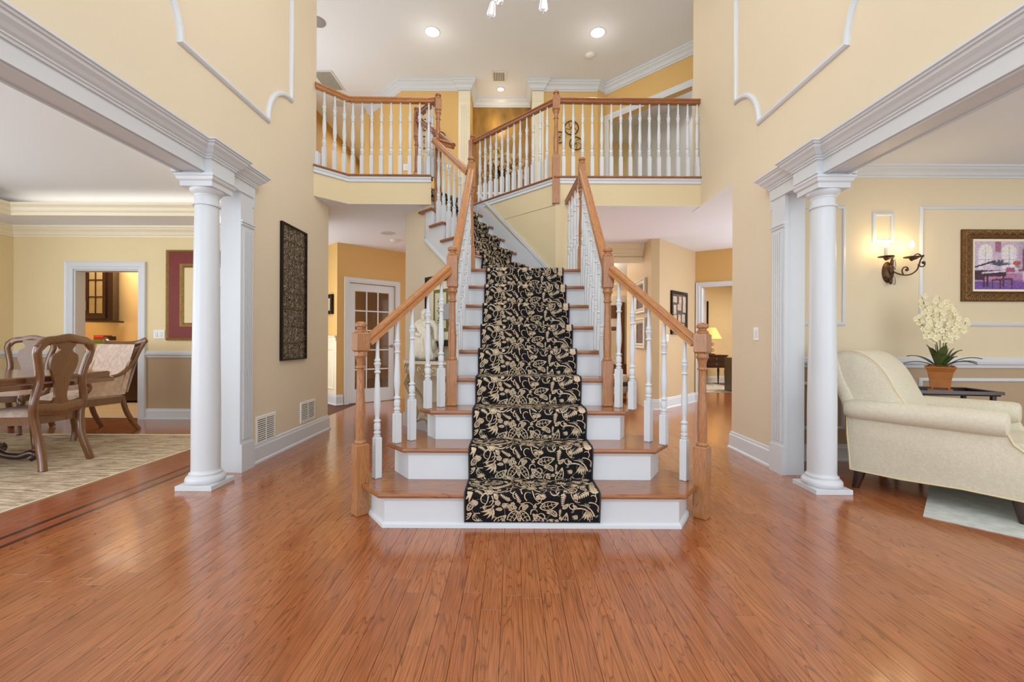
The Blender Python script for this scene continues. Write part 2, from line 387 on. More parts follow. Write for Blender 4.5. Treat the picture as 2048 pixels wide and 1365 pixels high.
# upper hall walls
struct('wall_gallery_back', MB().box(-2.03,-.79,7.86,8.0,ZF-.02,ZT).box(.325,1.5,7.86,8.0,ZF-.02,ZT), 'gold')
struct('wall_niche', MB().box(-.93,.47,8.40,8.5,ZF-.02,ZT), mat('bronze_faux_finish', (158,120,56), .42, .2, nscale=2.2, namt=.5, bump=.12, bscale=14, stretch=(2.2,2.2,.9)))
struct('wall_niche_sides', MB().box(-.9,-.794,7.862,8.42,ZF-.02,ZT).box(.329,.44,7.862,8.42,ZF-.02,ZT), 'gold')
struct('wall_gallery_left', MB().vwall((-2.92,8.75),(1,-1),[(0,ZF-.02),(1.25,ZF-.02),(1.25,ZT),(0,ZT)],-.1).box(-3.0,-2.9,8.72,12,ZF-.02,ZT), 'gold')
struct('wall_far_left_upper', MB().box(-4.1,-4.0,4.93,12,ZF-.02,ZT).box(-4.1,-2.9,11.9,12,ZF-.02,ZT).box(-4.1,-2.38,4.9,4.93,ZF-.02,ZT), mat('olive_gold_paint',(182,140,66),.7,namt=.02))
# right diagonal wall with a wide cased opening
DX0 = Vector((1.66,7.98,0)); DD = Vector((1,-1,0)).normalized()
mb = MB().vwall(DX0,(1,-1),[(0,ZF-.02),(.10,ZF-.02),(.10,5.10),(1.62,5.10),(1.62,ZF-.02),(2.2,ZF-.02),(2.2,ZT),(0,ZT)],-.12)
mb.vwall((1.5,7.86),(1,.75),[(0,ZF-.02),(.2,ZF-.02),(.2,ZT),(0,ZT)],.02)
struct('wall_gallery_right', mb, 'gold')
mb = MB(); q = lambda s_, z: DX0+DD*s_+Vector((0,0,z))
casing(mb, [q(1.62,ZF), q(1.62,5.10), q(.10,5.10), q(.10,ZF)], (-.7071,-.7071,0), .10)
struct('trim_3', mb, 'white')
struct('wall_bedroom', MB().vwall((2.6,9.4),(1,-1),[(0,ZF-.02),(3.4,ZF-.02),(3.4,ZT),(0,ZT)],-.1), 'ceil')
struct('wall_bedroom_side', MB().box(1.7,4.6,10.2,10.3,ZF-.02,ZT).box(4.6,4.7,5,10.3,ZF-.02,ZT).box(1.6,1.7,8.1,10.3,ZF-.02,ZT), 'cream')
# crowns upstairs
mb = MB()
mb.sweep([(1.66+2.2*.7071,7.98-2.2*.7071,ZT),(1.66,7.98,ZT),(1.5,7.86,ZT),(.325+.21,7.86,ZT),(.325+.21,7.82,ZT),(.325,7.82,ZT),(.325,8.40,ZT),(-.79,8.40,ZT),(-.79,7.82,ZT),(-1.0,7.82,ZT),(-1.0,7.86,ZT),(-2.03,7.86,ZT),(-2.92,8.75,ZT)][::-1], [(-a,b*1.15) for a,b in CROWN])
struct('trim_4', mb, 'white')
# fluted pilasters by the niche
def pilaster_up(x0, nm_):
    w_ = .21; t = MB(); t.box(x0,x0+w_,7.83,7.87,ZF,ZT-.16)
    o = struct(nm_, t, 'ivory')
    f = MB()
    for k in range(5):
        xx = x0+.03+k*(w_-.06)/5+.004; f.box(xx, xx+.018, 7.818, 7.835, ZF+.35, ZT-.42)
    f.sweep([(x0,7.83,ZT-.36),(x0+w_,7.83,ZT-.36)], [(0,0),(-.012,.004),(-.02,.02),(-.012,.035),(0,.04)])
    f.box(x0-.01,x0+w_+.01,7.815,7.86,ZF,ZF+.22)
    obj('flute', f, 'ivory', o)
pilaster_up(-1.0,'trim_5'); pilaster_up(.325,'trim_6')

# stairwell walls
struct('wall_stairwell_right', MB().vwall((.5,5.19),(-1,1),[(0,0),(1.54,0),(1.54,ZC+.01),(0,ZC+.01)],.10).box(.5,.66,5.192,5.31,0,ZC+.01), 'fascia')
# wall under the left stringer, hall face to the left
def LL(t, off=0): return Vector((-.46-t*.7071, 4.60+t*.7071, 0))   # left stringer line
struct('wall_stairwell_left', MB().vwall(LL(-.05)+Vector((.02,.02,0)),(-1,1),[(0,0),(1.37,0),(1.37,ZC+.01),(.87,ZC+.01),(.87,2.31),(0,1.62)],.08).box(-1.385,-1.28,5.59,6.9,0,ZC), 'tan')

# hall left: little wainscot wall, then the diagonal wall with the glazed door
HL = [(-3.5,7.76),(-2.91,7.19)]; FD = Vector((.74,.67,0)).normalized()
struct('wall_hall_left', MB().vwall((-3.5,7.76),(.59,-.57),[(0,0),(.82,0),(.82,ZC),(0,ZC)],-.12), 'gold')
FP = Vector((-2.91,7.19,0))
def fq(s_, z, o_=0): return FP+FD*s_+Vector((FD.y,-FD.x,0))*o_+Vector((0,0,z))
struct('wall_french', MB().vwall(FP,FD,[(0,0),(.20,0),(.20,2.06),(1.04,2.06),(1.04,0),(2.4,0),(2.4,ZC),(0,ZC)],-.12), 'honey')
struct('wall_far_left', MB().box(-4.1,-4.0,6.03,12.4,0,ZC).box(-4,6.5,12.3,12.4,0,ZC), 'honey')
# hall right
struct('wall_hall_right', MB().box(2.17,2.30,6.84,6.94,0,ZC).box(2.17,2.22,6.94,8.3,0,ZC).vwall((2.30,6.84),(.95,.95),[(0,0),(1.37,0),(1.37,ZC),(0,ZC)],-.10), 'beige')
DR = Vector((3.27,7.81,0)); DRd = Vector((.53,-.33,0)).normalized()
def dq(s_, z, o_=0): return DR+DRd*s_+Vector((DRd.y,-DRd.x,0))*o_+Vector((0,0,z))
struct('wall_study_door', MB().vwall(DR,DRd,[(0,0),(.10,0),(.10,2.05),(.95,2.05),(.95,0),(1.6,0),(1.6,ZC),(0,ZC)],-.12), 'honey')
struct('wall_study', MB().box(3.6,6.5,11.5,11.6,0,ZC).box(6.2,6.3,6.0,11.5,0,ZC).box(3.5,3.6,8.1,11.6,0,ZC), mat('study_paint',(216,196,158),.7))
# header to the great room beyond
struct('wall_header', MB().box(.5,2.20,7.3,7.42,2.42,ZC), 'fascia')
mb = MB().sweep([(.5,7.3,ZC),(2.18,7.3,ZC)], [(-a,b*1.3) for a,b in CROWN]).sweep([(.5,7.3,2.46),(2.18,7.3,2.46)], [(0,-.05),(-.012,-.05),(-.02,0),(-.012,.03),(0,.03)])
struct('trim_7', mb, 'ivory')
struct('wall_great_room', MB().box(-1.5,6,12.1,12.2,0,ZC), 'cream')
# ---------------------------------------------------------------- dining room (left)
DB = 5.90
struct('wall_dining_back', MB().box(-8.7,-5.96,DB,DB+.12,.86,ZC+.3).box(-5.07,-2.95,DB,DB+.12,.86,ZC+.3).box(-5.96,-5.07,DB,DB+.12,2.03,ZC+.3), 'cream')
struct('wall_dining_dado', MB().box(-8.7,-5.96,DB,DB+.12,0,.86).box(-5.07,-2.95,DB,DB+.12,0,.86), 'taupe')
struct('wall_dining_left', MB().box(-6.9,-6.78,-1,DB,0,ZC+.3), 'cream')
struct('wall_dining_side', MB().box(XL-.15,XL-.135,3.55,5.20,0,ZC+.3).vwall((XL-.14,5.18),(-.60,.74),[(0,0),(.96,0),(.96,ZC+.3),(0,ZC+.3)],.08), 'cream')
# ceilings with tray
ZS = 2.60
struct('ceiling_dining', MB().box(-8.7,-2.97,5.35,DB,ZS,ZS+.02).box(-3.0,-2.56,5.35,5.5,ZS,ZS+.02).box(-8.7,-6.18,-1,5.35,ZS,ZS+.02).box(-8.7,XL-.14,-1,DB,2.86,2.95), 'ceil')
mb = MB().sweep([(-6.78,-1,ZS),(-6.78,DB,ZS),(-2.98,DB,ZS)], [(-a,b) for a,b in CROWN])
mb.sweep([(-6.18,-1,ZS+.0),(-6.18,5.35,ZS),(-2.57,5.35,ZS)], [(-a,b) for a,b in [(-.02,-.004),(.02,-.004),(.03,.03),(.05,.05),(.055,.085),(.09,.11),(.10,.135),(-.02,.135)]])
struct('trim_8', mb, 'ivory')
area('cove_dining', (-4.5,5.55,2.64), (R(180),0,0), 3.6, .10, 4, WARM)
mb = MB().sweep([(-6.78,-1,.88),(-6.78,DB,.88),(-6.06,DB,.88)], [(-a,b) for a,b in RAILP]).sweep([(-4.97,DB,.88),(-2.98,DB,.88)], [(-a,b) for a,b in RAILP])
struct('trim_9', mb, 'white')
mb = MB().sweep([(-6.78,-1,0),(-6.78,DB,0),(-6.06,DB,0)], [(-a,b*.75) for a,b in BASE]).sweep([(-4.97,DB,0),(-2.98,DB,0)], [(-a,b*.75) for a,b in BASE])
struct('baseboard_dining', mb, 'white')
mb = MB(); casing(mb, [(-5.07,DB,0),(-5.07,DB,2.03),(-5.96,DB,2.03),(-5.96,DB,0)], (0,-1,0), .10, .025)
mb.box(-5.959,-5.94,DB,DB+.14,0,2.009).box(-5.09,-5.071,DB,DB+.14,0,2.009).box(-5.959,-5.071,DB,DB+.14,2.01,2.029)
struct('trim_10', mb, 'white')
# butler's pantry
struct('wall_pantry', MB().box(-7.72,-4.2,7.62,7.7,0,ZC).box(-8,-7.6,8.1,8.2,0,ZC).box(-4.9,-4.8,6.02,8.1,0,ZC).box(-8,-7.9,6.02,8.1,0,ZC), mat('pantry_paint',(222,188,132),.7))
struct('ceiling_pantry', MB().box(-8,-4.2,6.02,8.2,ZC,ZC+.1), 'ceil')
struct('floor_pantry', MB().box(-8,-4.8,5.96,8.1,0,.006), mat('travertine',(214,190,158),.4,nscale=6,namt=.08))
area('pantry_light', (-6.6,7.0,2.66), (0,0,0), .8,.8, 30, WARM)
point('cabinet_light',(-7.3,7.2,1.3),3,(1,.78,.45),.05)
mb = MB()
for i in range(8):
    for j in range(3): pass
# ---------------------------------------------------------------- living room (right)
LB = 3.97
struct('wall_living_back', MB().box(XR+.14,6.5,LB,LB+.12,.86,2.68), 'parlour')
struct('wall_living_dado', MB().box(XR+.14,6.5,LB,LB+.12,0,.86), 'taupe')
struct('wall_living_right', MB().box(6.4,6.5,-1,LB,0,2.72), 'parlour')
struct('ceiling_living', MB().box(XR+.14,6.5,-1,LB+.1,2.68,2.8), 'ceil')
mb = MB().sweep([(XR+.14,LB,2.68),(6.4,LB,2.68)], [(-a*.8,b*.7) for a,b in CROWN]); struct('trim_11', mb, 'white')
mb = MB().sweep([(XR+.14,LB,.90),(6.4,LB,.90)], [(-a,b*1.05) for a,b in RAILP])
struct('trim_12', mb, 'white')
struct('baseboard_living', MB().sweep([(XR+.14,LB,0),(6.4,LB,0)], [(-a,b*.8) for a,b in BASE]), 'white')
def panel(mb, x0, x1, z0, z1, Y):
    mb.sweep([(x0,Y,z0),(x1,Y,z0),(x1,Y,z1),(x0,Y,z1)], PANEL, (0,-1,0), closed=True)
mb = MB()
panel(mb, 2.60,3.03,1.23,2.33,LB); panel(mb,3.70,6.3,1.23,2.33,LB); panel(mb,2.60,3.03,.28,.72,LB); panel(mb,3.70,6.3,.28,.76,LB)
panel(mb, 3.27,3.47,1.99,2.27,LB); struct('trim_13', mb, 'white')
# ---------------------------------------------------------------- foyer baseboards
bb = [(-a,b*.92) for a,b in BASE]; bp_ = [(a,b*.92) for a,b in BASE]
struct('baseboard_left', MB().sweep([(XL,3.72,0),(XL,5.267,0),(XL-.14,5.267,0)], bb), 'white')
struct('baseboard_right', MB().sweep([(XR+.14,4.43,0),(XR,4.43,0),(XR,3.72,0)], bb), 'white')
struct('baseboard_hall_right', MB().sweep([(2.17,7.0,0),(2.17,6.84,0),(2.30,6.84,0),(3.25,7.79,0),(3.31,7.76,0)], [(-a,b) for a,b in bp_]), 'white')
mb = MB().sweep([(-3.5,7.76,0),(-2.91,7.19,0),(fq(.10,0).x,fq(.10,0).y,0)], bb)
struct('baseboard_hall_left', mb, 'white')
struct('baseboard_stairwell', MB().sweep([tuple(LL(1.33)),tuple(LL(.05))], [(a,b) for a,b in bp_]), 'white')

# ---------------------------------------------------------------- entablatures, pilasters, columns
COR = [(0,0),(.010,0),(.012,.014),(.02,.016),(.02,.024),(.032,.034),(.046,.052),(.054,.060),(.064,.070),(.068,.084),(.078,.088),(.080,.098),(.09,.102),(.09,.115),(0,.115)]
def entab(sg, nm_, y_end, XW, cy):
    """sg -1 left, +1 right; faces the foyer"""
    fx = abs(XW)-.04; bx = fx-.045
    P = lambda a, y: (sg*a, y)
    mb = MB()
    mb.box(sg*fx, sg*(fx+.20), -2, y_end, 2.28, 2.385)
    mb.box(sg*bx, sg*(bx+.29), cy-.12, cy+.14, 2.28, 2.385)
    mb.box(sg*(fx+.002), sg*(fx+.198), y_end-.022, y_end-.002, 2.2, 2.279)
    path = [(sg*fx,-2),(sg*fx,cy-.12),(sg*bx,cy-.12),(sg*bx,cy+.14),(sg*fx,cy+.14),(sg*fx,y_end),(sg*(fx+.05),y_end)]
    pr = COR if sg < 0 else COR
    s_ = [( -a if sg < 0 else a, b) for a,b in COR]
    mb.sweep([(x,y,2.372) for x,y in path], s_)
    # underside bead
    mb.box(sg*(fx+.02), sg*(fx+.03), -2, cy-.12, 2.272, 2.281)
    mb.box(sg*(fx+.17), sg*(fx+.18), -2, cy-.12, 2.272, 2.281)
    return struct(nm_, mb, 'white')
entab(-1, 'trim_14', 3.705, XL, 3.22); entab(1, 'trim_15', 3.72, XR, 3.20)
def pil(sg, XW, y0, y1, nm_):
    a = abs(XW)
    mb = MB().box(sg*(a-.03), sg*(a+.14), y0, y1, 0, 2.28)
    mb.box(sg*(a-.045), sg*(a+.0), y0-.008, y1+.004, 0, .23)                  # plinth block
    mb.box(sg*(a-.03), sg*(a-.0), y0-.010, y0, 0.23, 2.28)
    mb.box(sg*(a-.04), sg*(a-.0), y0-.006, y1+.004, 2.02, 2.04); mb.box(sg*(a-.048), sg*(a-.0), y0-.012, y1+.008, 2.04, 2.055)
    o = struct(nm_, mb, 'white')
    f = MB()
    for k in range(5):
        yy = y0+.026+k*.026; f.cbox(sg*(a-.030),sg*(a-.040),yy-.002,yy+.016,.26,1.99,.004)
    obj('flute', f, 'white', o, True)
pil(-1, XL, 3.535, 3.70, 'trim_16'); pil(1, XR, 3.535, 3.70, 'trim_17')
def column(x, y, label):
    t = thing('column', label, 'column', (x,y,0))
    obj('plinth', MB().cbox(-.13,.13,-.13,.13,0,.036,.002), 'white', t)
    pr = [(.118,.036),(.125,.042),(.129,.056),(.127,.072),(.118,.084),(.106,.088),(.104,.094),(.106,.100),(.106,.106),(.098,.110),(.094,.116),(.0925,.13)]
    obj('base', MB().lathe(pr, 48), 'white', t, True)
    sh = [(.0925-.0155*max(0,(k/20)-.25)/.75*(1+.15*(1-k/20)), .13+k/20*(2.06-.13)) for k in range(21)]
    obj('shaft', MB().lathe(sh+[(.088,2.062),(.088,2.074),(.078,2.078),(.077,2.13)], 48), 'white', t, True)
    obj('capital', MB().lathe([(.077,2.125),(.082,2.132),(.082,2.140),(.092,2.150),(.104,2.162),(.108,2.176),(.108,2.18)], 48), 'white', t, True)
    mb = MB().box(-.115,.115,-.115,.115,2.18,2.215); mb.add([], [])
    mb.sweep([(-.115,-.115,2.215),(.115,-.115,2.215),(.115,.115,2.215),(-.115,.115,2.215)], [(.05,0),(0,0),(-.012,.01),(-.02,.03),(-.026,.034),(-.026,.048),(.05,.048)], closed=True)
    mb.box(-.12,.12,-.12,.12,2.25,2.279)
    obj('abacus', mb, 'white', t)
    return t
column(-2.269, 3.22, 'smooth white round column at the dining room opening on the left')
column(2.275, 3.20, 'smooth white round column beside the cream upholstered chaise')

# curved panel mouldings high on the foyer walls
def hi_panel(sg, X, nm_):
    y0, y1, z0, z1, r = 2.50, 4.36, 3.08, 5.5, .41
    pts = []
    for k in range(0, 15): t = R(90-k*90/14); pts.append((y1-r*math.sin(t)+0, z0+r*math.cos(t)))       # far corner: (y1-r,z0) -> (y1,z0+r)
    far = pts
    nearp = []
    for k in range(0, 15): t = R(k*90/14); nearp.append((y0+r*math.sin(t), z0+r*math.cos(t)))        # (y0,z0+r)->(y0+r,z0)
    loop = nearp+far+[(y1,z1),(y0,z1)]
    P = [(X, y, z) for y,z in loop]
    U = (-sg,0,0)
    mb = MB().sweep(P, [(-.025,-.003),(-.022,.014),(-.009,.027),(.009,.027),(.022,.014),(.025,-.003)], U, closed=True)
    struct(nm_, mb, 'white')
hi_panel(-1, XL, 'trim_18'); hi_panel(1, XR, 'trim_19')
# ---------------------------------------------------------------- staircase
RS, G, D1 = .2011, .2368, 2.493
RU = (ZF-9*RS)/6
SX = .12                                   # centre line of the straight flight
stair = thing('staircase', 'white and oak split-rail staircase with turned balusters rising to the gallery', 'staircase', (0,0,0))
def zn(n): return n*RS if n <= 9 else 9*RS+(n-9)*RU
def yn(n): return D1+(n-1)*G               # nosing front
TT = .030
def tread(poly, ztop, name='tread', edges=None):
    """poly front edge list; rounded nosing by stacked outlines"""
    mb = MB(); mb.prism(poly, ztop-TT, ztop)
    return mb
def nose_tread(front, back, ztop):
    """front: open polyline (left to right) of the nosing; back: closing points right to left"""
    P = [Vector((x,y,0)) for x,y in front]; mb = MB()
    rings = []
    for off, dz in ((-.008,0),(-.002,-.004),(0,-.015),(-.002,-.026),(-.008,-TT)):
        line = []
        for i,p in enumerate(P):
            segs = []
            if i>0: d=(P[i]-P[i-1]).normalized(); segs.append(Vector((d.y,-d.x,0)))
            if i<len(P)-1: d=(P[i+1]-P[i]).normalized(); segs.append(Vector((d.y,-d.x,0)))
            m_ = segs[0] if len(segs)==1 else (segs[0]+segs[1])/(1+segs[0].dot(segs[1]))
            line.append(p+m_*off)
        rings.append([(q.x,q.y,ztop+dz) for q in line]+[(x,y,ztop+dz) for x,y in back])
    n = len(rings[0]); vs = [v for r_ in rings for v in r_]
    fs = [tuple(range(n)), tuple(range((len(rings)-1)*n, len(rings)*n))[::-1]]
    for k in range(len(rings)-1):
        for i in range(n): j=(i+1)%n; fs.append((k*n+i,(k+1)*n+i,(k+1)*n+j,k*n+j))
    return mb.add(vs, fs)
RB = .028                                  # riser set back behind the nosing
TL, TR = SX-.60, SX+.62
flare = {1: ((-.771,.997),(-.937,1.141),.166), 2: ((-.690,.905),(-.845,1.035),.15), 3: ((-.560,.770),(-.660,.850),.09)}
for n in range(1, 10):
    z, y = zn(n), yn(n)
    if n in flare:
        (a0,a1),(b0,b1),dy = flare[n]
        fr = [(b0,y+dy+.02),(a0,y),(a1,y),(b1,y+dy+.02)]
        if n == 1: back = [(b1+.03,y+dy+.2),(TR,y+.85),(TL,y+.85),(b0-.03,y+dy+.2)]
        else: back = [(b1,y+.42),(b0,y+.42)]
        rf = [(b0+.05,y+dy+.06),(a0+.03,y+RB),(a1-.03,y+RB),(b1-.05,y+dy+.06)]
        rback = [(b1-.05,y+.5),(b0+.05,y+.5)]
        if n == 1: rback=[(TR,y+.9),(TL,y+.9)]
        obj('riser', MB().prism(rf+rback, z-RS+(.0 if n==1 else -.001), z-TT), 'white', stair)
        mb = MB().sweep([(p[0],p[1],z-TT) for p in rf], [(0,0),(-.016,0),(-.014,-.006),(-.008,-.010),(-.004,-.018),(0,-.02)])
        obj('cove_moulding', mb, 'white', stair)
        if n == 1: obj('shoe_moulding', MB().sweep([(p[0],p[1],0) for p in rf], [(0,0),(0,.03),(-.006,.028),(-.014,.018),(-.016,.0)]), 'white', stair)
        obj('tread', nose_tread(fr, back, z), 'oakx', stair)
    else:
        if n < 9:
            obj('tread', nose_tread([(TL-.03,y+G+.03),(TL-.03,y),(TR+.03,y),(TR+.03,y+G+.03)], [], z), 'oakx', stair)
        else:
            obj('tread', nose_tread([(TL-.03,4.62),(TL-.03,y),(TR+.0,y),(TR+.0,5.18)], [(.5,5.18),(.2,5.47),(-.48,4.66)], z), 'oakx', stair)
        obj('riser', MB().box(TL, TR, y+RB, y+RB+.02, z-RS, z-TT), 'white', stair)
        obj('cove_moulding', MB().sweep([(TL,y+RB,z-TT),(TR,y+RB,z-TT)], [(0,0),(-.014,0),(-.012,-.006),(-.006,-.010),(-.002,-.018),(0,-.02)]), 'white', stair)
        # thin raised edge of each riser panel is a side return
# side stringers of the straight flight
for x0,x1 in ((TL+.004,TL+.03),(TR-.03,TR-.004)):
    poly = [(3.30,0),(3.30,zn(3)-TT)]
    for n in range(4, 10): poly += [(yn(n)+RB, zn(n-1)-TT),(yn(n)+RB, zn(n)-TT)]
    poly += [(4.60, zn(9)-TT),(4.60,0)]
    mb = MB(); nn = len(poly); vs = [(x0,a,b) for a,b in poly]+[(x1,a,b) for a,b in poly]
    mb.add(vs, [tuple(range(nn)), tuple(range(2*nn-1,nn-1,-1))]+[(i,nn+i,nn+(i+1)%nn,(i+1)%nn) for i in range(nn)])
    obj('stringer', mb, 'white', stair)
# upper flight, turned 45 degrees to the left
U2 = Vector((-1,1,0)).normalized(); V2 = Vector((-.684,-.876,0)).normalized()
GU = .2235
def RN(n): return Vector((.2,5.5,0))+U2*(n-10)*GU
W2 = 1.11
for n in range(10, 16):
    z = zn(n); r0 = RN(n); l0 = r0+V2*W2
    P = lambda a, b: (r0.x+V2.x*b+U2.x*a, r0.y+V2.y*b+U2.y*a)
    if n < 15:
        fr = [P(GU+.02, W2+.035), P(-.026, W2+.035), P(-.026, 0)]; back = [P(GU+.02, 0)]
        obj('tread', nose_tread(fr, back, z), 'oakx', stair)
    else:
        fr = [P(.05, W2), P(-.026, W2), P(-.026, 0)]; back = [P(.05,0)]
        obj('tread', nose_tread(fr, back, z), 'oakx', stair)
    mb = MB().prism([P(0,0),P(0,W2),P(.02,W2),P(.02,0)], z-RU, z-TT); obj('riser', mb, 'white', stair)
# open stringer on the left of the upper flight
base = LL(0); S0 = (RN(10)+V2*W2-base).dot(U2)
poly = [(-.12, 1.55),(-.12, zn(9)-TT)]
for n in range(10, 14):
    if n < 14: poly += [(S0+(n-10)*GU, zn(n-1)-TT),(S0+(n-10)*GU, zn(n)-TT)]
poly += [(.84, zn(13)-TT),(.84, 2.28)]
b0 = base
obj('stringer', MB().vwall((b0.x,b0.y),(-1,1), poly, .03), 'white', stair)
tr = MB().sweep([tuple(b0+U2*-.12+Vector((0,0,1.55))), tuple(b0+U2*.83+Vector((0,0,2.275))), tuple(b0+U2*.83+Vector((0,0,2.62)))], [(0,-.02),(.012,-.02),(.016,0),(.012,.02),(0,.02)])
obj('stringer_moulding', tr, 'white', stair)
# wall stringer on the right
wb = Vector((.5,5.19,0))+V2*.004
sl = RU/GU
def wz(s_): # top of the skirt at distance s from the corner
    return zn(10)+.24+(s_-(RN(10)-wb).dot(U2))*sl
poly = [(0.0, wz(0)-.70),(0.0, wz(0)),(1.38, min(wz(1.38),ZF-.02)),(1.5, ZF-.02),(1.5, 2.6)]
obj('wall_stringer', MB().vwall((wb.x,wb.y),(-1,1), poly, -.012), 'white', stair)
mb = MB().sweep([tuple(wb+U2*0+Vector((0,0,wz(0)))), tuple(wb+U2*1.36+Vector((0,0,wz(1.36)))), tuple(wb+U2*1.42+Vector((0,0,ZF-.10)))], [(0,-.025),(.018,-.025),(.022,-.005),(.012,.0),(.018,.012),(.018,.03),(0,.03)])
mb.v = mb.v
obj('stringer_moulding', mb, 'white', stair)

# balusters ------------------------------------------------------------
_bal = {}
def baluster_mesh(total, a45=False, cut=0):
    key = (round(total*100), a45)
    if key in _bal: return _bal[key]
    T = key[0]/100; mb = MB(); s_ = .0215
    turned = min(.64, T*.76); zb = T-turned; k = turned/.64
    mb.cbox(-s_,s_,-s_,s_,0,zb,.004)
    if a45: mb.turn(Matrix.Rotation(R(45),3,'Z'))
    pr = [(.0195,0),(.0215,.003),(.0215,.012),(.0145,.016),(.0145,.020),(.0205,.023),(.0225,.030),(.0205,.037),(.0150,.040),(.0150,.045),(.0195,.048),(.0205,.055),(.0205,.082),(.0185,.088),(.0145,.091),(.0145,.096),(.0205,.099),(.0225,.105),(.0195,.111),(.0145,.114),
          (.0135,.120),(.014,.135),(.0175,.165),(.0205,.20),(.0205,.235),(.0185,.29),(.0155,.345),(.013,.39),(.0125,.405),
          (.018,.408),(.0205,.414),(.018,.420),(.0138,.423),(.0150,.44),(.0190,.460),(.0225,.466),(.0215,.474),(.0150,.478),(.0150,.483),(.0200,.486),(.0200,.492),(.015,.498),(.0125,.51),(.011,.56),(.0095,.64)]
    mb.lathe([(r_, zb+z_*k) for r_,z_ in pr], 14)
    me = mb.mesh('baluster', True); me.materials.append(M['white']); _bal[key] = me; return me
def baluster(x, y, z0, z1, parent, a45=False):
    o = obj('baluster', baluster_mesh(z1-z0, a45), None, parent); o.location = (x,y,z0); o.scale.z = (z1-z0)/(round((z1-z0)*100)/100)
    if a45 and a45 is not True: o.rotation_euler.z = 0
    return o
def newel(x, y, z0, H, parent, blo, bup, rot=45, s_=.040, mat_='oakz'):
    """blo: lower block height, bup: (z0,z1) of the upper block, H total"""
    mb = MB(); mb.cbox(-s_,s_,-s_,s_,0,blo,.006); mb.cbox(-s_,s_,-s_,s_,bup[0],bup[1],.014)
    mb.turn(Matrix.Rotation(R(rot),3,'Z'))
    a, b = blo, bup[0]
    pr = [(.030,a-.004),(.034,a+.002),(.036,a+.010),(.033,a+.018),(.0275,a+.024),(.0285,a+.04)]
    pr += [(.0285+.004*math.sin(math.pi*min(1,t*1.6)) - .006*t, a+.04+(b-.105-a-.04)*t) for t in [i/8 for i in range(1,9)]]
    pr += [(.0235,b-.100),(.030,b-.096),(.0315,b-.090),(.029,b-.084),(.0235,b-.080),(.0245,b-.058),(.0290,b-.036),(.0300,b-.032),(.036,b-.026),(.0375,b-.016),(.034,b-.008),(.034,b+.004)]
    mb.lathe(pr, 20)
    c = bup[1]
    mb.lathe([(.034,c-.006),(.036,c+.002),(.036,c+.008),(.029,c+.012),(.0235,c+.018),(.0235,c+.026),(.035,c+.030),(.037,c+.038),(.035,c+.048),(.027,c+.057),(.014,c+.062),(.004,c+.063)], 20)
    return obj('newel_post', mb, mat_, parent, True, loc=(x,y,z0))
RP = [(-.030,-.030),(.030,-.030),(.030,-.018),(.024,-.010),(.024,-.002),(.032,.006),(.031,.020),(.020,.030),(0,.034),(-.020,.030),(-.031,.020),(-.032,.006),(-.024,-.002),(-.024,-.010),(-.030,-.018)]
def handrail(pts, parent, m_='rail', name='handrail'):
    # built along its own local Y axis so the grain follows the rail
    a, b = Vector(pts[0]), Vector(pts[-1]); d = b-a; L_ = d.length
    o = obj(name, MB().sweep([(0,0,0),(0,L_,0)], RP), m_, parent, True)
    o.rotation_mode = 'QUATERNION'; o.rotation_quaternion = d.to_track_quat('Y','Z'); o.location = a; return o
# newels
NL1, NR1 = (-.945,2.70), (1.165,2.675)
NL2, NR2 = (-.447,3.20), (.697,3.21)
NL3, NR3 = (-.437,4.47), (.70,4.47)
for x,y in (NL1,NR1): newel(x,y,0,1.19,stair,.44,(1.005,1.135))
for x,y in (NL2,NR2): newel(x,y,zn(3),1.18,stair,.335,(.86,1.11),rot=0,s_=.038)
for x,y in (NL3,NR3): newel(x,y,zn(9),1.18,stair,.23,(.83,1.10),rot=20 if x<0 else 0,s_=.036)
# rails
r2z = lambda y: zn(3)+.90+ (y-NL2[1])*RS/G*1.0
for a,b in ((NL1,NL2),(NR1,NR2)):
    va, vb = Vector((*a,0)), Vector((*b,0)); d = (vb-va).normalized()
    pa, pb = va+d*.045+Vector((0,0,1.075)), vb-d*.035+Vector((0,0,zn(3)+1.00))
    handrail([pa,pb], stair)
    n_b = 5
    for k in range(n_b):
        t = (k+.85)/(n_b+.75) if False else [.16,.36,.52,.70,.86][k]
        p = va.lerp(vb, t); zr = pa.z+(pb.z-pa.z)*((p-pa).to_2d().length/(pb-pa).to_2d().length)
        lvl = 1 if k == 0 else (2 if k < 3 else 3)
        baluster(p.x, p.y, zn(lvl), zr-.028, stair, True)
for sgn,a,b in ((-1,NL2,NL3),(1,NR2,NR3)):
    ya, yb = a[1]+.035, b[1]-.03
    za, zb = zn(3)+1.03, zn(9)+1.00
    pa, pb = Vector((a[0],ya,za)), Vector((b[0],yb,zb)); handrail([pa,pb], stair)
    for n in range(4, 10):
        for q_ in (.055,.055+G/2):
            y = yn(n)+q_
            if y > yb-.05 or y < ya+.03: continue
            zr = za+(zb-za)*(y-ya)/(yb-ya); baluster(a[0]+sgn*-.004, y, zn(n), zr-.03, stair)
# right landing stub rail to the wall
pa, pb = Vector((NR3[0],NR3[1]+.03,zn(9)+.98)), Vector((.64,5.19,zn(9)+.93))
handrail([pa,pb], stair, 'uprail')
for k in range(4):
    p = pa.lerp(pb,(k+1)/4.8); baluster(p.x,p.y,zn(9),p.z-.03,stair)
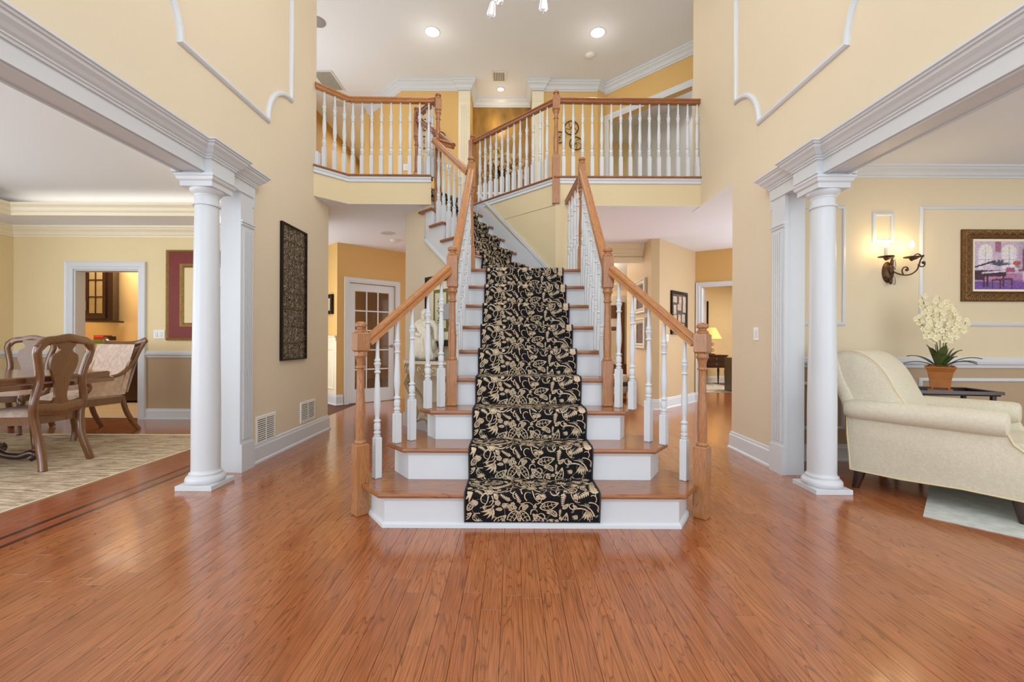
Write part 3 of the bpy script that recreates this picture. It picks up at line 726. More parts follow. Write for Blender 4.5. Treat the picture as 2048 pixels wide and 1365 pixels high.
# left rail of the turned flight
pa = Vector((-.47,4.50,zn(9)+1.01)); pb = at(868,281,5.05)
handrail([pa,pb], stair)
for k in range(7):
    t = (k+.8)/7.2; p = pa.lerp(pb,t); s_ = (Vector((p.x,p.y,0))-(RN(10)+V2*W2)).dot(U2)
    n = 10+max(-1,int(math.floor((s_+.026)/GU))); 
    p2 = (RN(10)+V2*(W2-.03)+U2*s_)
    baluster(p2.x, p2.y, zn(min(n,14)), p.z-.03, stair, True)
NT1 = at(876,300,5.16); NT2 = at(833,300,5.52)
newel(NT1.x,NT1.y,zn(13)-.05,1,stair,.87,(ZF+.80-zn(13),ZF+.955-zn(13)),rot=20,s_=.036,mat_='oakz')
newel(NT2.x,NT2.y,ZF,1,stair,.16,(.60,.93),rot=20,s_=.036)
pa, pb = at(835,236,5.50), at(906,292,4.98); handrail([pa,pb], stair, 'uprail')
handrail([pb, at(868,281,5.05)], stair, 'uprail')

# ---------------------------------------------------------------- balcony rails
ZH = 3.955
br = thing('balcony_railing', 'oak and white balcony railing on the left, over the hall with the glazed door', 'railing', (0,0,0), group=None)
path = [Vector((XL-.0,4.895,ZH)),Vector((-1.965,5.19,ZH)),Vector((-1.02,5.21,ZH)),Vector((NT1.x,NT1.y+.03,ZH))]
for a,b in zip(path[:-1],path[1:]): handrail([a,b], br)
for px_ in (646,667,686):
    r_ = (px_-1025)/870; k_ = .275/.295; y = (2.24+4.91*k_)/(k_-r_); baluster(r_*y, y, ZF, ZH-.03, br)
for px_ in (706,724.5,743.6,763,782,801,820,839.4,857.6): p = at(px_,270,5.21); baluster(p.x,5.21,ZF,ZH-.03,br)
obj('wall_block', MB().cbox(-2.238,-2.20,4.89,4.95,ZF,ZF+.16,.006), 'white', br)
p0, p1 = Vector((NT1.x,NT1.y,ZH)), Vector((NT2.x,NT2.y,ZH-.02)); handrail([p0,p1], br, 'uprail')
for t in (.25,.5,.75): q_ = p0.lerp(p1,t); baluster(q_.x,q_.y,ZF,ZH-.03,br)
gr = thing('balcony_railing', 'oak and white gallery railing on the right, with a sloping-looking run behind the stairs', 'railing', (0,0,0))
NG1 = Vector((.505,5.21,0)); NG2 = Vector((-.60,6.30,0))
newel(NG1.x,NG1.y,2.72,1,gr,.585,(1.12,1.30),rot=0,s_=.043)
newel(NG2.x,NG2.y,ZF-.05,1,gr,.28,(.72,1.0),rot=45,s_=.040)
handrail([NG1+Vector((.03,.0,ZH+.01)), Vector((XR+.0,5.23,ZH+.01))], gr, 'uprail')
handrail([NG1+Vector((-.02,.02,ZH+.01)), NG2+Vector((.02,-.02,ZH))], gr, 'uprail')
for k in range(15):
    p = at(1127.2+19.05*k,280,5.235); baluster(p.x,5.235,ZF,ZH-.02,gr)
for px_ in (958.5,969,979.6,990.8,1002.6,1014.3,1026.3,1038.7,1051.8,1064.6,1078.7,1092.7):
    r_ = (px_-1026)/870; # ray X = r Y meets X+Y = 5.71
    y = 5.715/(1+r_); baluster(5.715-y, y, ZF, ZH-.02, gr, True)
obj('wall_block', MB().cbox(2.19,2.225,5.2,5.27,ZF,ZF+.14,.006), 'white', gr)

# ---------------------------------------------------------------- stair runner
RW = .775; CXR = SX-.005
path = []   # (point, outward normal)  centre path in Y,Z for the straight flight
def runner_path():
    P = []
    for n in range(1, 10):
        z, y = zn(n), yn(n)
        z0 = .035 if n == 1 else zn(n-1)+.012
        P.append((y+.012, z0)); 
        P.append((y-.010, z-.035)); P.append((y-.014, z-.02)); P.append((y-.012, z-.004)); P.append((y-.004, z+.008)); P.append((y+.010,z+.012))
        yb = yn(n+1)+.004 if n < 9 else y+.24
        P.append((yb, z+.011))
    return P
PP = runner_path()
def densify(P, step=.012):
    out = [P[0]]
    for a,b in zip(P[:-1],P[1:]):
        L_ = math.hypot(b[0]-a[0], b[1]-a[1]); k = max(1,int(L_/step))
        for i in range(1,k+1): out.append((a[0]+(b[0]-a[0])*i/k, a[1]+(b[1]-a[1])*i/k))
    return out
PD = densify(PP); cum = [0]
for a,b in zip(PD[:-1],PD[1:]): cum.append(cum[-1]+math.hypot(b[0]-a[0],b[1]-a[1]))
cum = np.array(cum); PDa = np.array(PD)
def rmap(u, v, off=0.):
    """u across 0..RW, v along -> point; off lifts along the normal"""
    v = min(max(v,0), cum[-1]-1e-6); i = int(np.searchsorted(cum, v, 'right')-1); i = min(i, len(cum)-2)
    t = (v-cum[i])/(cum[i+1]-cum[i]); y = PDa[i][0]*(1-t)+PDa[i+1][0]*t; z = PDa[i][1]*(1-t)+PDa[i+1][1]*t
    i0, i1 = max(i-1,0), min(i+2,len(PDa)-1); ty, tz = PDa[i1][0]-PDa[i0][0], PDa[i1][1]-PDa[i0][1]; L_ = math.hypot(ty,tz) or 1
    return (CXR-RW/2+u, y-tz/L_*off, z+ty/L_*off)
M['carpet'] = mat('black_wool_pile', (30, 29, 31), .95, nscale=60, namt=.3, bump=.5, bscale=900, spec=.15)
M['binding'] = mat('grey_binding', (66, 62, 66), .9, spec=.15)
M['motif'] = mat('cream_wool', (208, 186, 156), .95, nscale=120, namt=.12, spec=.1)
M['motif2'] = mat('grey_wool', (128, 122, 112), .95, nscale=120, namt=.12, spec=.1)
run = thing('stair_runner', 'black runner with cream scrolling leaves and flowers laid down the stairs', 'carpet', (0,0,0))
mb = MB(); n = len(PD)
for (y,z) in PD: mb.v += [(CXR-RW/2,y,z),(CXR+RW/2,y,z)]
mb.f = [(2*i,2*i+1,2*i+3,2*i+2) for i in range(n-1)]
for s_ in (0,1):
    pass
# give it thickness: skirt edges down into the step
o0 = len(mb.v)
for i,(y,z) in enumerate(PD):
    i0,i1=max(i-1,0),min(i+1,n-1); ty,tz=PD[i1][0]-PD[i0][0],PD[i1][1]-PD[i0][1]; L_=math.hypot(ty,tz) or 1
    for x in (CXR-RW/2,CXR+RW/2): mb.v.append((x, y+tz/L_*.012, z-ty/L_*.012))
mb.f += [(2*i,2*i+2,o0+2*i+2,o0+2*i) for i in range(n-1)]+[(2*i+1,2*i+3,o0+2*i+3,o0+2*i+1) for i in range(n-1)]+[(0,1,o0+1,o0)]
obj('pile', mb, 'carpet', run, False)
for u in (0,RW):
    obj('binding', MB().tube([rmap(u, v, .001) for v in np.arange(0, cum[-1], .03)], .005, 5), 'binding', run, True)

# motif library in the runner's own plane (metres): strips and leaf shapes ------------
class Flat:
    def __init__(s): s.v=[]; s.f=[]
    def strip(s, pts, wd):
        P=[Vector(p) for p in pts]; n=len(P); ws = wd if isinstance(wd,list) else [wd]*n; o=len(s.v)
        for i,p in enumerate(P):
            d=(P[min(i+1,n-1)]-P[max(i-1,0)]); d = d.normalized() if d.length>1e-9 else Vector((1,0)); q=Vector((-d.y,d.x))*ws[i]*.5
            s.v += [tuple(p+q),tuple(p-q)]
        s.f += [(o+2*i,o+2*i+1,o+2*i+3,o+2*i+2) for i in range(n-1)]
    def leafo(s, p, a, L_, W_, curl=0., vein=True):
        """outlined leaf with a midrib of small dashes"""
        p=Vector(p); pts=[]; mid=[]
        for k in range(11):
            t=k/10; th=a+curl*t; 
            c=p+Vector((math.cos(a+curl*t*.5),math.sin(a+curl*t*.5)))*L_*t; mid.append(c)
        L1,R1=[],[]
        for k,c in enumerate(mid):
            t=k/10; w_=W_*math.sin(math.pi*min(1,t**.8))*.5; th=a+curl*t; q=Vector((-math.sin(th),math.cos(th)))*w_; L1.append(c+q); R1.append(c-q)
        s.strip(L1,.0056); s.strip(R1,.0056)
        if vein: s.strip(mid,.0030)
        if vein:
            for k in range(2,9,2):
                s.strip([mid[k],mid[k].lerp(L1[min(k+1,10)],.7)],.003); s.strip([mid[k],mid[k].lerp(R1[min(k+1,10)],.7)],.003)
    def leaff(s, p, a, L_, W_, curl=0.):
        p=Vector(p); mid=[]; n=7
        for k in range(n): t=k/(n-1); mid.append(p+Vector((math.cos(a+curl*t*.5),math.sin(a+curl*t*.5)))*L_*t)
        s.strip(mid,[max(.0008,W_*math.sin(math.pi*min(1,(k/(n-1))**.75))) for k in range(n)])
    def scroll(s, p, a, L_, turn, w0=.006, w1=.003, n=20, power=2.):
        p=Vector(p); pts=[p]; th=a; 
        for k in range(n): t=k/n; th_=a+turn*t**1.35; p=p+Vector((math.cos(th_),math.sin(th_)))*L_/n; pts.append(p)
        s.strip(pts,[w0+(w1-w0)*k/n for k in range(n+1)]); return pts
    def flower(s, p, r_, k=6):
        p=Vector(p)
        for i in range(k):
            a=2*math.pi*i/k; c=p+Vector((math.cos(a),math.sin(a)))*r_*.62
            ring=[c+Vector((math.cos(b)*r_*.36,math.sin(b)*r_*.36)) for b in [2*math.pi*j/8 for j in range(9)]]
            s.strip(ring,.0055); s.leaff(p+Vector((math.cos(a),math.sin(a)))*r_*.3,a,r_*.5,r_*.2)
        s.strip([p+Vector((math.cos(b)*r_*.16,math.sin(b)*r_*.16)) for b in [2*math.pi*j/8 for j in range(9)]],.006)
    def lotus(s, p, a, r_):
        for i in range(-3,4):
            b=a+i*.42; s.leaff(p,b,r_*(1-.06*abs(i)),r_*.22)
        s.strip([Vector(p)+Vector((math.cos(a+b),math.sin(a+b)))*r_*.25 for b in (-1.6,-.8,0,.8,1.6)],.006)
    def fern(s, p, a, L_, n=7, curl=.4):
        p=Vector(p); pts=[p]
        for k in range(n): th=a+curl*k/n; p=p+Vector((math.cos(th),math.sin(th)))*L_/n; pts.append(p)
        s.strip(pts,.0035)
        for k in range(1,n+1):
            th=a+curl*k/n; l=L_*.30*(1-.5*k/n)
            s.leaff(pts[k],th+.9,l,l*.42); s.leaff(pts[k],th-.9,l,l*.42)
        s.leaff(pts[-1],a+curl,L_*.18,L_*.07)
def tile(fl, gl, y0, second=False):
    """one full-width repeat, .775 wide x .445 tall, y measured downwards in the artwork"""
    P = lambda x, y: (x*.775, y0+(1-y)*.445)
    f = fl
    if second: fillers(f, y0); return
    def curl(x, y, a, L_, t, w=.007): f.scroll(P(x,y), a, L_, t, w, .003)
    def pal(x, y, a, s_=1., m=1): # palmate comb leaf
        for i in range(5): f.leaff(P(x,y), a+m*(i-2)*.33, .052*s_*(1-.08*abs(i-2)), .011*s_, m*.7)
    f.flower(P(.18,.45),.026,6); f.flower(P(.50,.34),.029,6); f.flower(P(.40,.02),.024,6); f.flower(P(.94,.98),.022,5)
    curl(.21,.46,-.35,.13,2.6); curl(.30,.47,.35,.10,3.0,.006); curl(.15,.43,2.3,.10,2.4,.011); curl(.155,.49,-2.7,.09,3.0,.008); curl(.20,.52,-1.1,.10,-2.8,.007)
    curl(.175,.53,-1.7,.09,-1.2,.007); pal(.10,.60,-2.6,.9,-1); pal(.05,.38,2.4,.9,1); pal(.28,.62,-1.0,.8,1)
    f.fern(P(.20,.38),.75,.105,8,-.2); f.fern(P(.16,.38),2.0,.07,6,.3); f.leafo(P(.185,.375),1.45,.055,.024,.2)
    f.leafo(P(.385,.72),-2.25,.11,.044,.35); f.leafo(P(.41,.72),-.85,.115,.042,-.4); f.leafo(P(.395,.73),-1.5,.07,.022,.2)
    for x,y in ((.33,.66),(.355,.63),(.37,.68),(.43,.64),(.455,.66),(.44,.69),(.34,.70)): f.flower(P(x,y),.011,5)
    curl(.40,.71,1.3,.11,-2.4,.005); curl(.50,.43,-1.5,.12,1.5,.006); curl(.535,.63,.5,.10,3.4,.006); curl(.46,.58,2.4,.08,-3.4,.006)
    f.leafo(P(.475,.27),1.9,.105,.044,.3); f.leafo(P(.50,.26),1.05,.115,.040,-1.0); pal(.57,.14,.2,.9,-1)
    curl(.455,.33,2.7,.13,-2.0,.008); curl(.36,.20,2.8,.10,2.8,.008); curl(.55,.36,.1,.09,-3.2,.006)
    f.leafo(P(.555,.68),.22,.11,.052,.1); pal(.57,.56,.9,.7,1); f.leafo(P(.59,.90),2.6,.09,.036,-.4)
    f.lotus(P(.73,.17),1.45,.052); curl(.73,.19,-1.45,.14,1.0,.008); curl(.725,.24,-2.5,.11,3.4,.007); curl(.70,.46,-2.0,.09,-3.6,.006); curl(.755,.40,-.2,.07,3.4,.006)
    f.leafo(P(.785,.48),1.15,.085,.050,.2); curl(.785,.49,-1.4,.08,1.6,.005); f.leafo(P(.70,.99),.9,.115,.042,.6); f.leafo(P(.68,.80),2.2,.06,.026,.4); pal(.64,.76,2.6,.7,-1)
    curl(.80,.70,.25,.15,-1.9,.010); pal(.90,.72,-1.1,1.2,-1); curl(.80,.70,2.9,.07,-4.0,.007); pal(.83,.78,-1.9,.7,-1)
    f.fern(P(.965,.52),1.65,.13,9,-.1); curl(.96,.80,1.9,.12,1.4,.009); f.leafo(P(.90,.42),2.0,.07,.030,-.4); pal(.88,.30,.9,.8,1)
    curl(.03,.22,-.8,.12,3.2,.008); pal(.05,.10,.2,.9,1); f.leafo(P(.26,.14),3.3,.11,.040,.3); curl(.31,.14,.3,.10,-3.0,.007); f.fern(P(.30,.26),1.0,.07,6,.3)
    pal(.84,.12,.6,.9,-1); f.fern(P(.81,.05),-.2,.08,6,.3); f.leafo(P(.66,.06),2.9,.09,.036,-.4); curl(.62,.98,2.2,.10,-3.0,.006); f.fern(P(.50,.93),1.1,.07,6,.2)
    f.lotus(P(.10,.90),1.9,.038); curl(.10,.92,-1.4,.09,1.8,.006); f.leafo(P(.21,.90),.4,.09,.038,.4); curl(.20,.93,3.0,.07,3.2,.006); f.leafo(P(.30,.97),1.7,.06,.026,.3)
    f.leafo(P(.02,.72),.9,.07,.030,.4); f.leafo(P(.985,.25),1.9,.07,.030,-.4)
    rt = random.Random(8)
    for k in range(22): gl.scroll(P(rt.random(),rt.random()),rt.uniform(0,6.28),rt.uniform(.10,.20),rt.choice((-1,1))*rt.uniform(2,4),.0032,.002)
    for k in range(44):
        x,y,a = rt.random(),rt.random(),rt.uniform(0,6.28); gl.leaff(P(x,y),a,.024,.012); gl.leaff(P(x,y),a+1.2,.018,.010)
# small sprays grown into the emptiest gaps of the repeat
def plan_fill(n_=62):
    t0 = Flat(); 
    for dy in (-.445, 0, .445): tile(t0, Flat(), dy)
    occ = [(x,y) for x,y in t0.v if -.05 < x < .83 and -.06 < y < .51][::2]; r2 = random.Random(31); out = []
    cand = [(r2.uniform(.01,.765), r2.uniform(0,.445)) for _ in range(900)]
    A = np.array(occ); Cn = np.array(cand); D = np.sqrt(((Cn[:,None,:]-A[None,:,:])**2).sum(2)).min(1)
    for k_ in range(n_):
        i_ = int(D.argmax()); d_ = D[i_]
        if d_ < .010: break
        x, y = cand[i_]; out.append((x, y, min(d_,.045), r2.uniform(0,6.28), r2.randrange(6), r2.choice((-1,1))))
        for dy in (-.445, 0, .445): D = np.minimum(D, np.sqrt(((Cn-np.array((x,y+dy)))**2).sum(1))-d_*.75)
    return out
def fillers(f, y0):
    for x, y, d_, a, c, sg in FILL:
        p = Vector((x, y0+y)); u = Vector((math.cos(a), math.sin(a))); q = p-u*d_
        if c == 0: f.leafo(q, a, d_*2, d_*.85, sg*.3)
        elif c == 1: f.fern(q, a, d_*2, 6, sg*.3)
        elif c == 2: f.scroll(q, a, d_*3.2, sg*3.4, .006, .003); f.leaff(p, a+1.2*sg, d_*.9, d_*.3, .6)
        elif c == 3:
            for i in range(4): f.leaff(q, a+(i-1.5)*.38, d_*1.7, d_*.34, sg*.7)
        elif c == 4: f.flower(p, d_*.6, 5); f.scroll(p-u*d_*.5, a+2.6, d_*1.6, sg*2.2, .005, .003)
        else: f.scroll(q, a, d_*2.6, sg*2.2, .007, .003); f.scroll(p, a-1.*sg, d_*1.8, sg*-3.0, .005, .003)
FILL = []
FILL = plan_fill()
FL, GL_ = Flat(), Flat()
TH = .445
k = 0; v = -.05
while v < cum[-1]+.1:
    tile(FL, GL_, v); tile(FL, GL_, v, True)
    v += TH; k += 1
def lay(fl, name, m_, off):
    me = bpy.data.meshes.new(name); keep = [(.006<x<RW-.006 and .004<y<cum[-1]-.004) for x,y in fl.v]
    fs = [f for f in fl.f if all(keep[i] for i in f)]
    vs = [rmap(min(max(x,0),RW),y,off) for x,y in fl.v]
    me.from_pydata(vs, [], fs); me.validate(); me.materials.append(M[m_])
    o = bpy.data.objects.new(name, me); C.objects.link(o); o.parent = run; o['kind'] = 'stuff'; return o
lay(FL,'woven_scroll_motif','motif',.0022); lay(GL_,'woven_tendril_motif','motif2',.0016)
# upper flight of the runner, one mesh per turned flight
mb = MB(); ub = []
c0, c1 = .13, .13+RW
def upath():
    P = []
    for n in range(10, 16):
        z = zn(n); a = (n-10)*GU
        P += [(a-.004, zn(n-1)+.012),(a-.036,z-.03),(a-.040,z-.014),(a-.036,z),(a-.026,z+.010),(a-.01,z+.012)]
    P.append((5*GU+.1, ZF+.012)); return P
UP = densify(upath(), .015); ucum=[0]
for a,b in zip(UP[:-1],UP[1:]): ucum.append(ucum[-1]+math.hypot(b[0]-a[0],b[1]-a[1]))
def umap(u, v, off=0):
    v=min(max(v,0),ucum[-1]-1e-6); i=min(int(np.searchsorted(ucum,v,'right')-1),len(ucum)-2); t=(v-ucum[i])/(ucum[i+1]-ucum[i])
    a=UP[i][0]*(1-t)+UP[i+1][0]*t; z=UP[i][1]*(1-t)+UP[i+1][1]*t
    i0,i1=max(i-1,0),min(i+2,len(UP)-1); ta,tz=UP[i1][0]-UP[i0][0],UP[i1][1]-UP[i0][1]; L_=math.hypot(ta,tz) or 1
    a-=tz/L_*off; z+=ta/L_*off; p=RN(10)+V2*(c1-u)+U2*a; return (p.x,p.y,z)
for v_ in ucum:
    for u in (0,RW): mb.v.append(umap(u,v_))
mb.f=[(2*i,2*i+1,2*i+3,2*i+2) for i in range(len(UP)-1)]
o0=len(mb.v)
for v_ in ucum:
    for u in (0,RW): mb.v.append(umap(u,v_,-.012))
mb.f+=[(2*i+s_,2*i+2+s_,o0+2*i+2+s_,o0+2*i+s_) for i in range(len(UP)-1) for s_ in (0,1)]
obj('pile', mb, 'carpet', run)
# wedge of pile on the turning tread
z = zn(9)+.012
A1, A2 = umap(0,0), umap(RW,0)
obj('pile', MB().prism([(CXR-RW/2,yn(9)+.2),(CXR+RW/2,yn(9)+.2),(A2[0],A2[1]),(A1[0],A1[1])], z-.012, z), 'carpet', run)
F2, G2 = Flat(), Flat(); v=-.02; k=0
while v < ucum[-1]+.1:
    tile(F2, G2, v); tile(F2, G2, v, True)
    v += TH; k+=1
for fl,nm_,m_,off in ((F2,'woven_scroll_motif','motif',.0022),(G2,'woven_tendril_motif','motif2',.0016)):
    keep=[(.006<x<RW-.006 and .004<y<ucum[-1]-.004) for x,y in fl.v]; me=bpy.data.meshes.new(nm_)
    me.from_pydata([umap(min(max(x,0),RW),y,off) for x,y in fl.v],[],[f for f in fl.f if all(keep[i] for i in f)]); me.validate(); me.materials.append(M[m_])
    o=bpy.data.objects.new(nm_,me); C.objects.link(o); o.parent=run; o['kind']='stuff'
# ================================================================ objects
def frame_on(name, label, cat, p, U, w, h, bw, depth, fm, inner, group=None, mats=None, matw=0., matm='ivory'):
    """picture: p bottom-centre on the wall, U outward normal (horizontal); local X along the wall, Z up, -Y outward"""
    U = Vector(U).normalized(); ang = math.atan2(U.x, -U.y)
    t = thing(name, label, cat, tuple(p), ang, group)
    prof = [(0,0),(0,depth*.8),(bw*.18,depth),(bw*.45,depth*.72),(bw*.75,depth*.85),(bw,depth*.5),(bw,0)]
    mb = MB().sweep([(-w/2,-.002,0),(w/2,-.002,0),(w/2,-.002,h),(-w/2,-.002,h)], prof, (0,-1,0), closed=True)
    obj('frame', mb, fm, t)
    if matw: obj('mat_board', MB().box(-w/2+bw*.6,w/2-bw*.6,-.010,-.004,bw*.6,h-bw*.6), matm, t)
    obj('picture', MB().box(-w/2+bw*.6+matw,w/2-bw*.6-matw,-.013,-.006,bw*.6+matw,h-bw*.6-matw), inner, t)
    return t
# ---- left foyer wall: metal lattice panel, two return-air grilles
t = thing('metal_wall_panel', 'tall dark metal lattice art panel hung on the left foyer wall', 'wall art', (XL,4.42,.88), R(90))
W_, H_ = .50, 1.345
obj('frame', MB().sweep([(-W_/2,-.002,0),(W_/2,-.002,0),(W_/2,-.002,H_),(-W_/2,-.002,H_)], [(0,0),(0,.026),(.004,.030),(.014,.030),(.018,.026),(.018,0)], (0,-1,0), closed=True), 'black', t)
mb = MB(); rr = random.Random(11); nx_, nz_ = 22, 60
for i in range(nx_):
    for k in range(nz_):
        cx_ = -W_/2+.02+(W_-.04)*(i+.5+rr.uniform(-.35,.35))/nx_; cz_ = .02+(H_-.04)*(k+.5*(i%2)+.25+rr.uniform(-.35,.35))/nz_
        ra, rb, th, yy = rr.uniform(.009,.016), rr.uniform(.006,.011), rr.uniform(0,3.14), -.012-rr.uniform(0,.012)
        pts = [(min(max(cx_+ra*math.cos(q)*math.cos(th)-rb*math.sin(q)*math.sin(th),-W_/2+.01),W_/2-.01), yy+rr.uniform(-.003,.003), min(max(cz_+ra*math.cos(q)*math.sin(th)+rb*math.sin(q)*math.cos(th),.012),H_-.012)) for q in [j_*1.05 for j_ in range(7)]]
        mb.tube(pts, .0024, 3)
for z_ in [i*H_/8 for i in range(1,8)]: mb.tube([(-W_/2,-.016,z_),(W_/2,-.016,z_)],.0035,4)
for x_ in (-.12,0,.12): mb.tube([(x_,-.016,0),(x_,-.016,H_)],.003,4)
obj('wire_tangle', mb, mat('tangle_metal',(92,76,58),.35,.5,nscale=60,namt=.6), t, kind='stuff')
def grille(y0,y1,z0,z1,label):
    t = thing('air_vent', label, 'vent', (XL,(y0+y1)/2,z0), R(90), None); w_,h_=y1-y0,z1-z0
    mb=MB().sweep([(-w_/2,0,0),(w_/2,0,0),(w_/2,0,h_),(-w_/2,0,h_)],[(0,0),(.004,.008),(.022,.008),(.024,0)],(0,-1,0),closed=True)
    mb.box(-.006,.006,-.010,-.002,.02,h_-.02); obj('frame',mb,'plate',t)
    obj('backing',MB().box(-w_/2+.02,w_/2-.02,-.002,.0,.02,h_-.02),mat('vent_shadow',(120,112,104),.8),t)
    n=int((h_-.05)/.0165); me=None
    for side in (-1,1):
        for k in range(n):
            if me is None:
                me=MB().obox((0,0,0),(w_/2-.034,.010,.0035),rx=R(35)).mesh('slat'); me.materials.append(M['plate'])
            o=obj('slat',me,None,t); o.location=(side*w_/4,-.006,.03+k*(h_-.055)/(n-1))
grille(3.79,4.10,.15,.405,'white louvred wall vent nearest the dining opening on the left wall')
grille(4.58,4.92,.195,.42,'smaller-looking white louvred vent farther along the left wall, below the metal panel')
def plate(p, U, label, w_=.075, h_=.118, n=1, name='light_switch', cat='switch'):
    U=Vector(U).normalized(); t=thing(name,label,cat,tuple(p),math.atan2(U.x,-U.y))
    obj('wall_plate',MB().cbox(-w_*n/2-.0,w_*n/2,-.007,0,-h_/2,h_/2,.002),'plate',t)
    for k in range(n): x_=(k-(n-1)/2)*w_*.8; obj('rocker',MB().cbox(x_-.016,x_+.016,-.011,-.006,-.033,.033,.002),'white',t)
plate((XR,3.985,1.155),(-1,0,0),'white rocker switch on the right foyer wall beside the fluted pilaster')
plate(at(319,669,DB)+Vector((0,-.002,0)),(0,-1,0),'white double switch on the dining wall left of the maroon frame',n=2)
plate((Vector((2.30,6.84,0))+Vector((.707,.707,0))*.26+Vector((0,0,1.14))),(1,-1,0),'small white thermostat under the photo collage on the angled hall wall',.10,.11,1,'thermostat','thermostat')
plate(at(811,335,7.85),(0,-1,0),'left of two white wall plates low on the gallery wall behind the left balusters')
plate(at(898,336,7.85),(0,-1,0),'right of two white wall plates low on the gallery wall by the ivory pilaster')

# ---- glazed door in the hall
d1 = struct('door_1', MB(), None)
bpy.data.objects.remove(d1); 
d1 = bpy.data.objects.new('door_1', None); C.objects.link(d1); d1['kind']='structure'
d1.location = fq(.205,0,-.02); d1.rotation_euler = (0,0,math.atan2(FD.y,FD.x))
DW, DHh = .83, 2.05; st, tr_, br_ = .105,.125,.24
obj('stile', MB().box(0,st,-.0,.04,.01,DHh), 'white', d1); obj('stile', MB().box(DW-st,DW,-.0,.04,.01,DHh), 'white', d1)
obj('rail', MB().box(st,DW-st,0,.04,.01,br_), 'white', d1); obj('rail', MB().box(st,DW-st,0,.04,DHh-tr_,DHh), 'white', d1)
M['paneglass'] = mat('door_glass', (150,128,96), .04, namt=.02)
b_ = M['paneglass'].node_tree.nodes['Principled BSDF']; b_.inputs['Transmission Weight'].default_value=.75; b_.inputs['IOR'].default_value=1.2
gw, gh = (DW-2*st), (DHh-tr_-br_)
for i in range(1,3): obj('muntin', MB().box(st+gw*i/3-.011,st+gw*i/3+.011,.004,.036,br_,DHh-tr_), 'white', d1)
for j in range(1,5): obj('muntin', MB().box(st,DW-st,.006,.034,br_+gh*j/5-.011,br_+gh*j/5+.011), 'white', d1)
pm = MB().box(-gw/6+.011,gw/6-.011,-.003,.003,-gh/10+.011,gh/10-.011).mesh('pane'); pm.materials.append(M['paneglass'])
for i in range(3):
    for j in range(5): o=obj('pane',pm,None,d1); o.location=(st+gw*(i+.5)/3,.02,br_+gh*(j+.5)/5)
hd = obj('door_handle', MB().lathe([(.03,0),(.03,.006),(.01,.012),(.01,.05)],14).turn(Matrix.Rotation(R(90),3,'X')), 'nickel', d1, True); hd.location=(DW-.05,0,.98)
obj('lever', MB().tube([(0,-.05,0),(-.05,-.055,.0),(-.11,-.05,.004)],[.010,.009,.007],8), 'nickel', hd, True)
for z_ in (.22,1.0,1.82): obj('hinge', MB().tube([(-.004,-.006,z_-.045),(-.004,-.006,z_+.045)],.008,8), 'nickel', d1, True)
mb=MB(); casing(mb,[fq(1.04,0),fq(1.04,2.06),fq(.20,2.06),fq(.20,0)],(FD.y,-FD.x,0),.085)
struct('trim_20', mb, 'white')
mb=MB(); casing(mb,[dq(.95,0),dq(.95,2.05),dq(.10,2.05),dq(.10,0)],(DRd.y,-DRd.x,0),.085)
mb.vwall(dq(.10,0),DRd,[(0,0),(.012,0),(.012,2.05),(0,2.05)],-.14)
struct('trim_21', mb, 'white')
d2 = bpy.data.objects.new('door_2', None); C.objects.link(d2); d2['kind']='structure'; d2.location=dq(.13,0,-.16); d2.rotation_euler=(0,0,R(74))
obj('door_leaf', MB().box(0,.78,0,.04,.01,2.03), 'white', d2)
for z_ in (.25,1.05,1.8): obj('hinge', MB().box(-.004,.03,-.004,.0,z_-.05,z_+.05), 'brass', d2)
# wainscot on the short hall wall
hl = Vector((-3.5,7.76,0)); hd_ = Vector((.59,-.57,0)).normalized(); hn=Vector((hd_.y,-hd_.x,0))
def hq(s_,z,o_=0.): return hl+hd_*s_+hn*o_+Vector((0,0,z))
mb=MB().vwall(hq(0,0,.004),hd_,[(0,0),(.82,0),(.82,1.12),(0,1.12)],.006)
mb.sweep([hq(0,1.12,.01),hq(.82,1.12,.01)],[(0,-.05),(-.012,-.05),(-.02,0),(-.035,.02),(-.035,.035),(0,.035)])
for (a,b) in ((.45,.74),(.05,.37)): mb.sweep([hq(a,.25,.01),hq(b,.25,.01),hq(b,.95,.01),hq(a,.95,.01)],PANEL,tuple(hn),closed=True)
struct('trim_22', mb, 'ivory')
frame_on('picture_frame','small black framed picture on the short wall left of the glazed door','picture',tuple(hq(.555,1.52,.004)),tuple(hn),.29,.33,.06,.05,'black',mat('pale_print',(190,170,140),.6,nscale=14,namt=.3))

# ---- console table with statue, in front of the stairwell wall
wn = Vector((-1,-1,0)).normalized()
ctr = LL(.50)+wn*.02
ct = thing('console_table','ornate cream and gilt half-round console table against the wall beside the stairs','table',tuple(ctr),R(-45))  # local -Y outwards
def half(r_, z0, z1, ry=.72, n=24):
    return [(r_*math.cos(math.pi+math.pi*k/n), r_*ry*math.sin(math.pi+math.pi*k/n)) for k in range(n+1)]
M['stone']=mat('cream_marble',(222,206,176),.3,nscale=8,namt=.1)
M['antique']=mat('antique_cream_gilt',(176,154,116),.45,.2,nscale=45,namt=.35,bump=.5,bscale=90)
ZTb=.86
obj('tabletop', MB().prism(half(.52,0,0),ZTb-.03,ZTb), 'stone', ct)
obj('apron', MB().prism(half(.48,0,0),ZTb-.15,ZTb-.03), 'antique', ct)
mb=MB()
for k in range(15):
    a=math.pi+math.pi*(k+.5)/15; c=(.485*math.cos(a),.485*.72*math.sin(a)); pts=[]
    for j in range(9): q=j*.7; rr_=.026*(1-j/11); pts.append((c[0]+math.cos(q)*rr_*-math.sin(a), c[1]+math.cos(q)*rr_*math.cos(a)-.006*0-.004, ZTb-.09+math.sin(q)*rr_*1.2))
    mb.tube(pts,.005,5)
obj('carved_frieze', mb, 'ivory', ct, True)
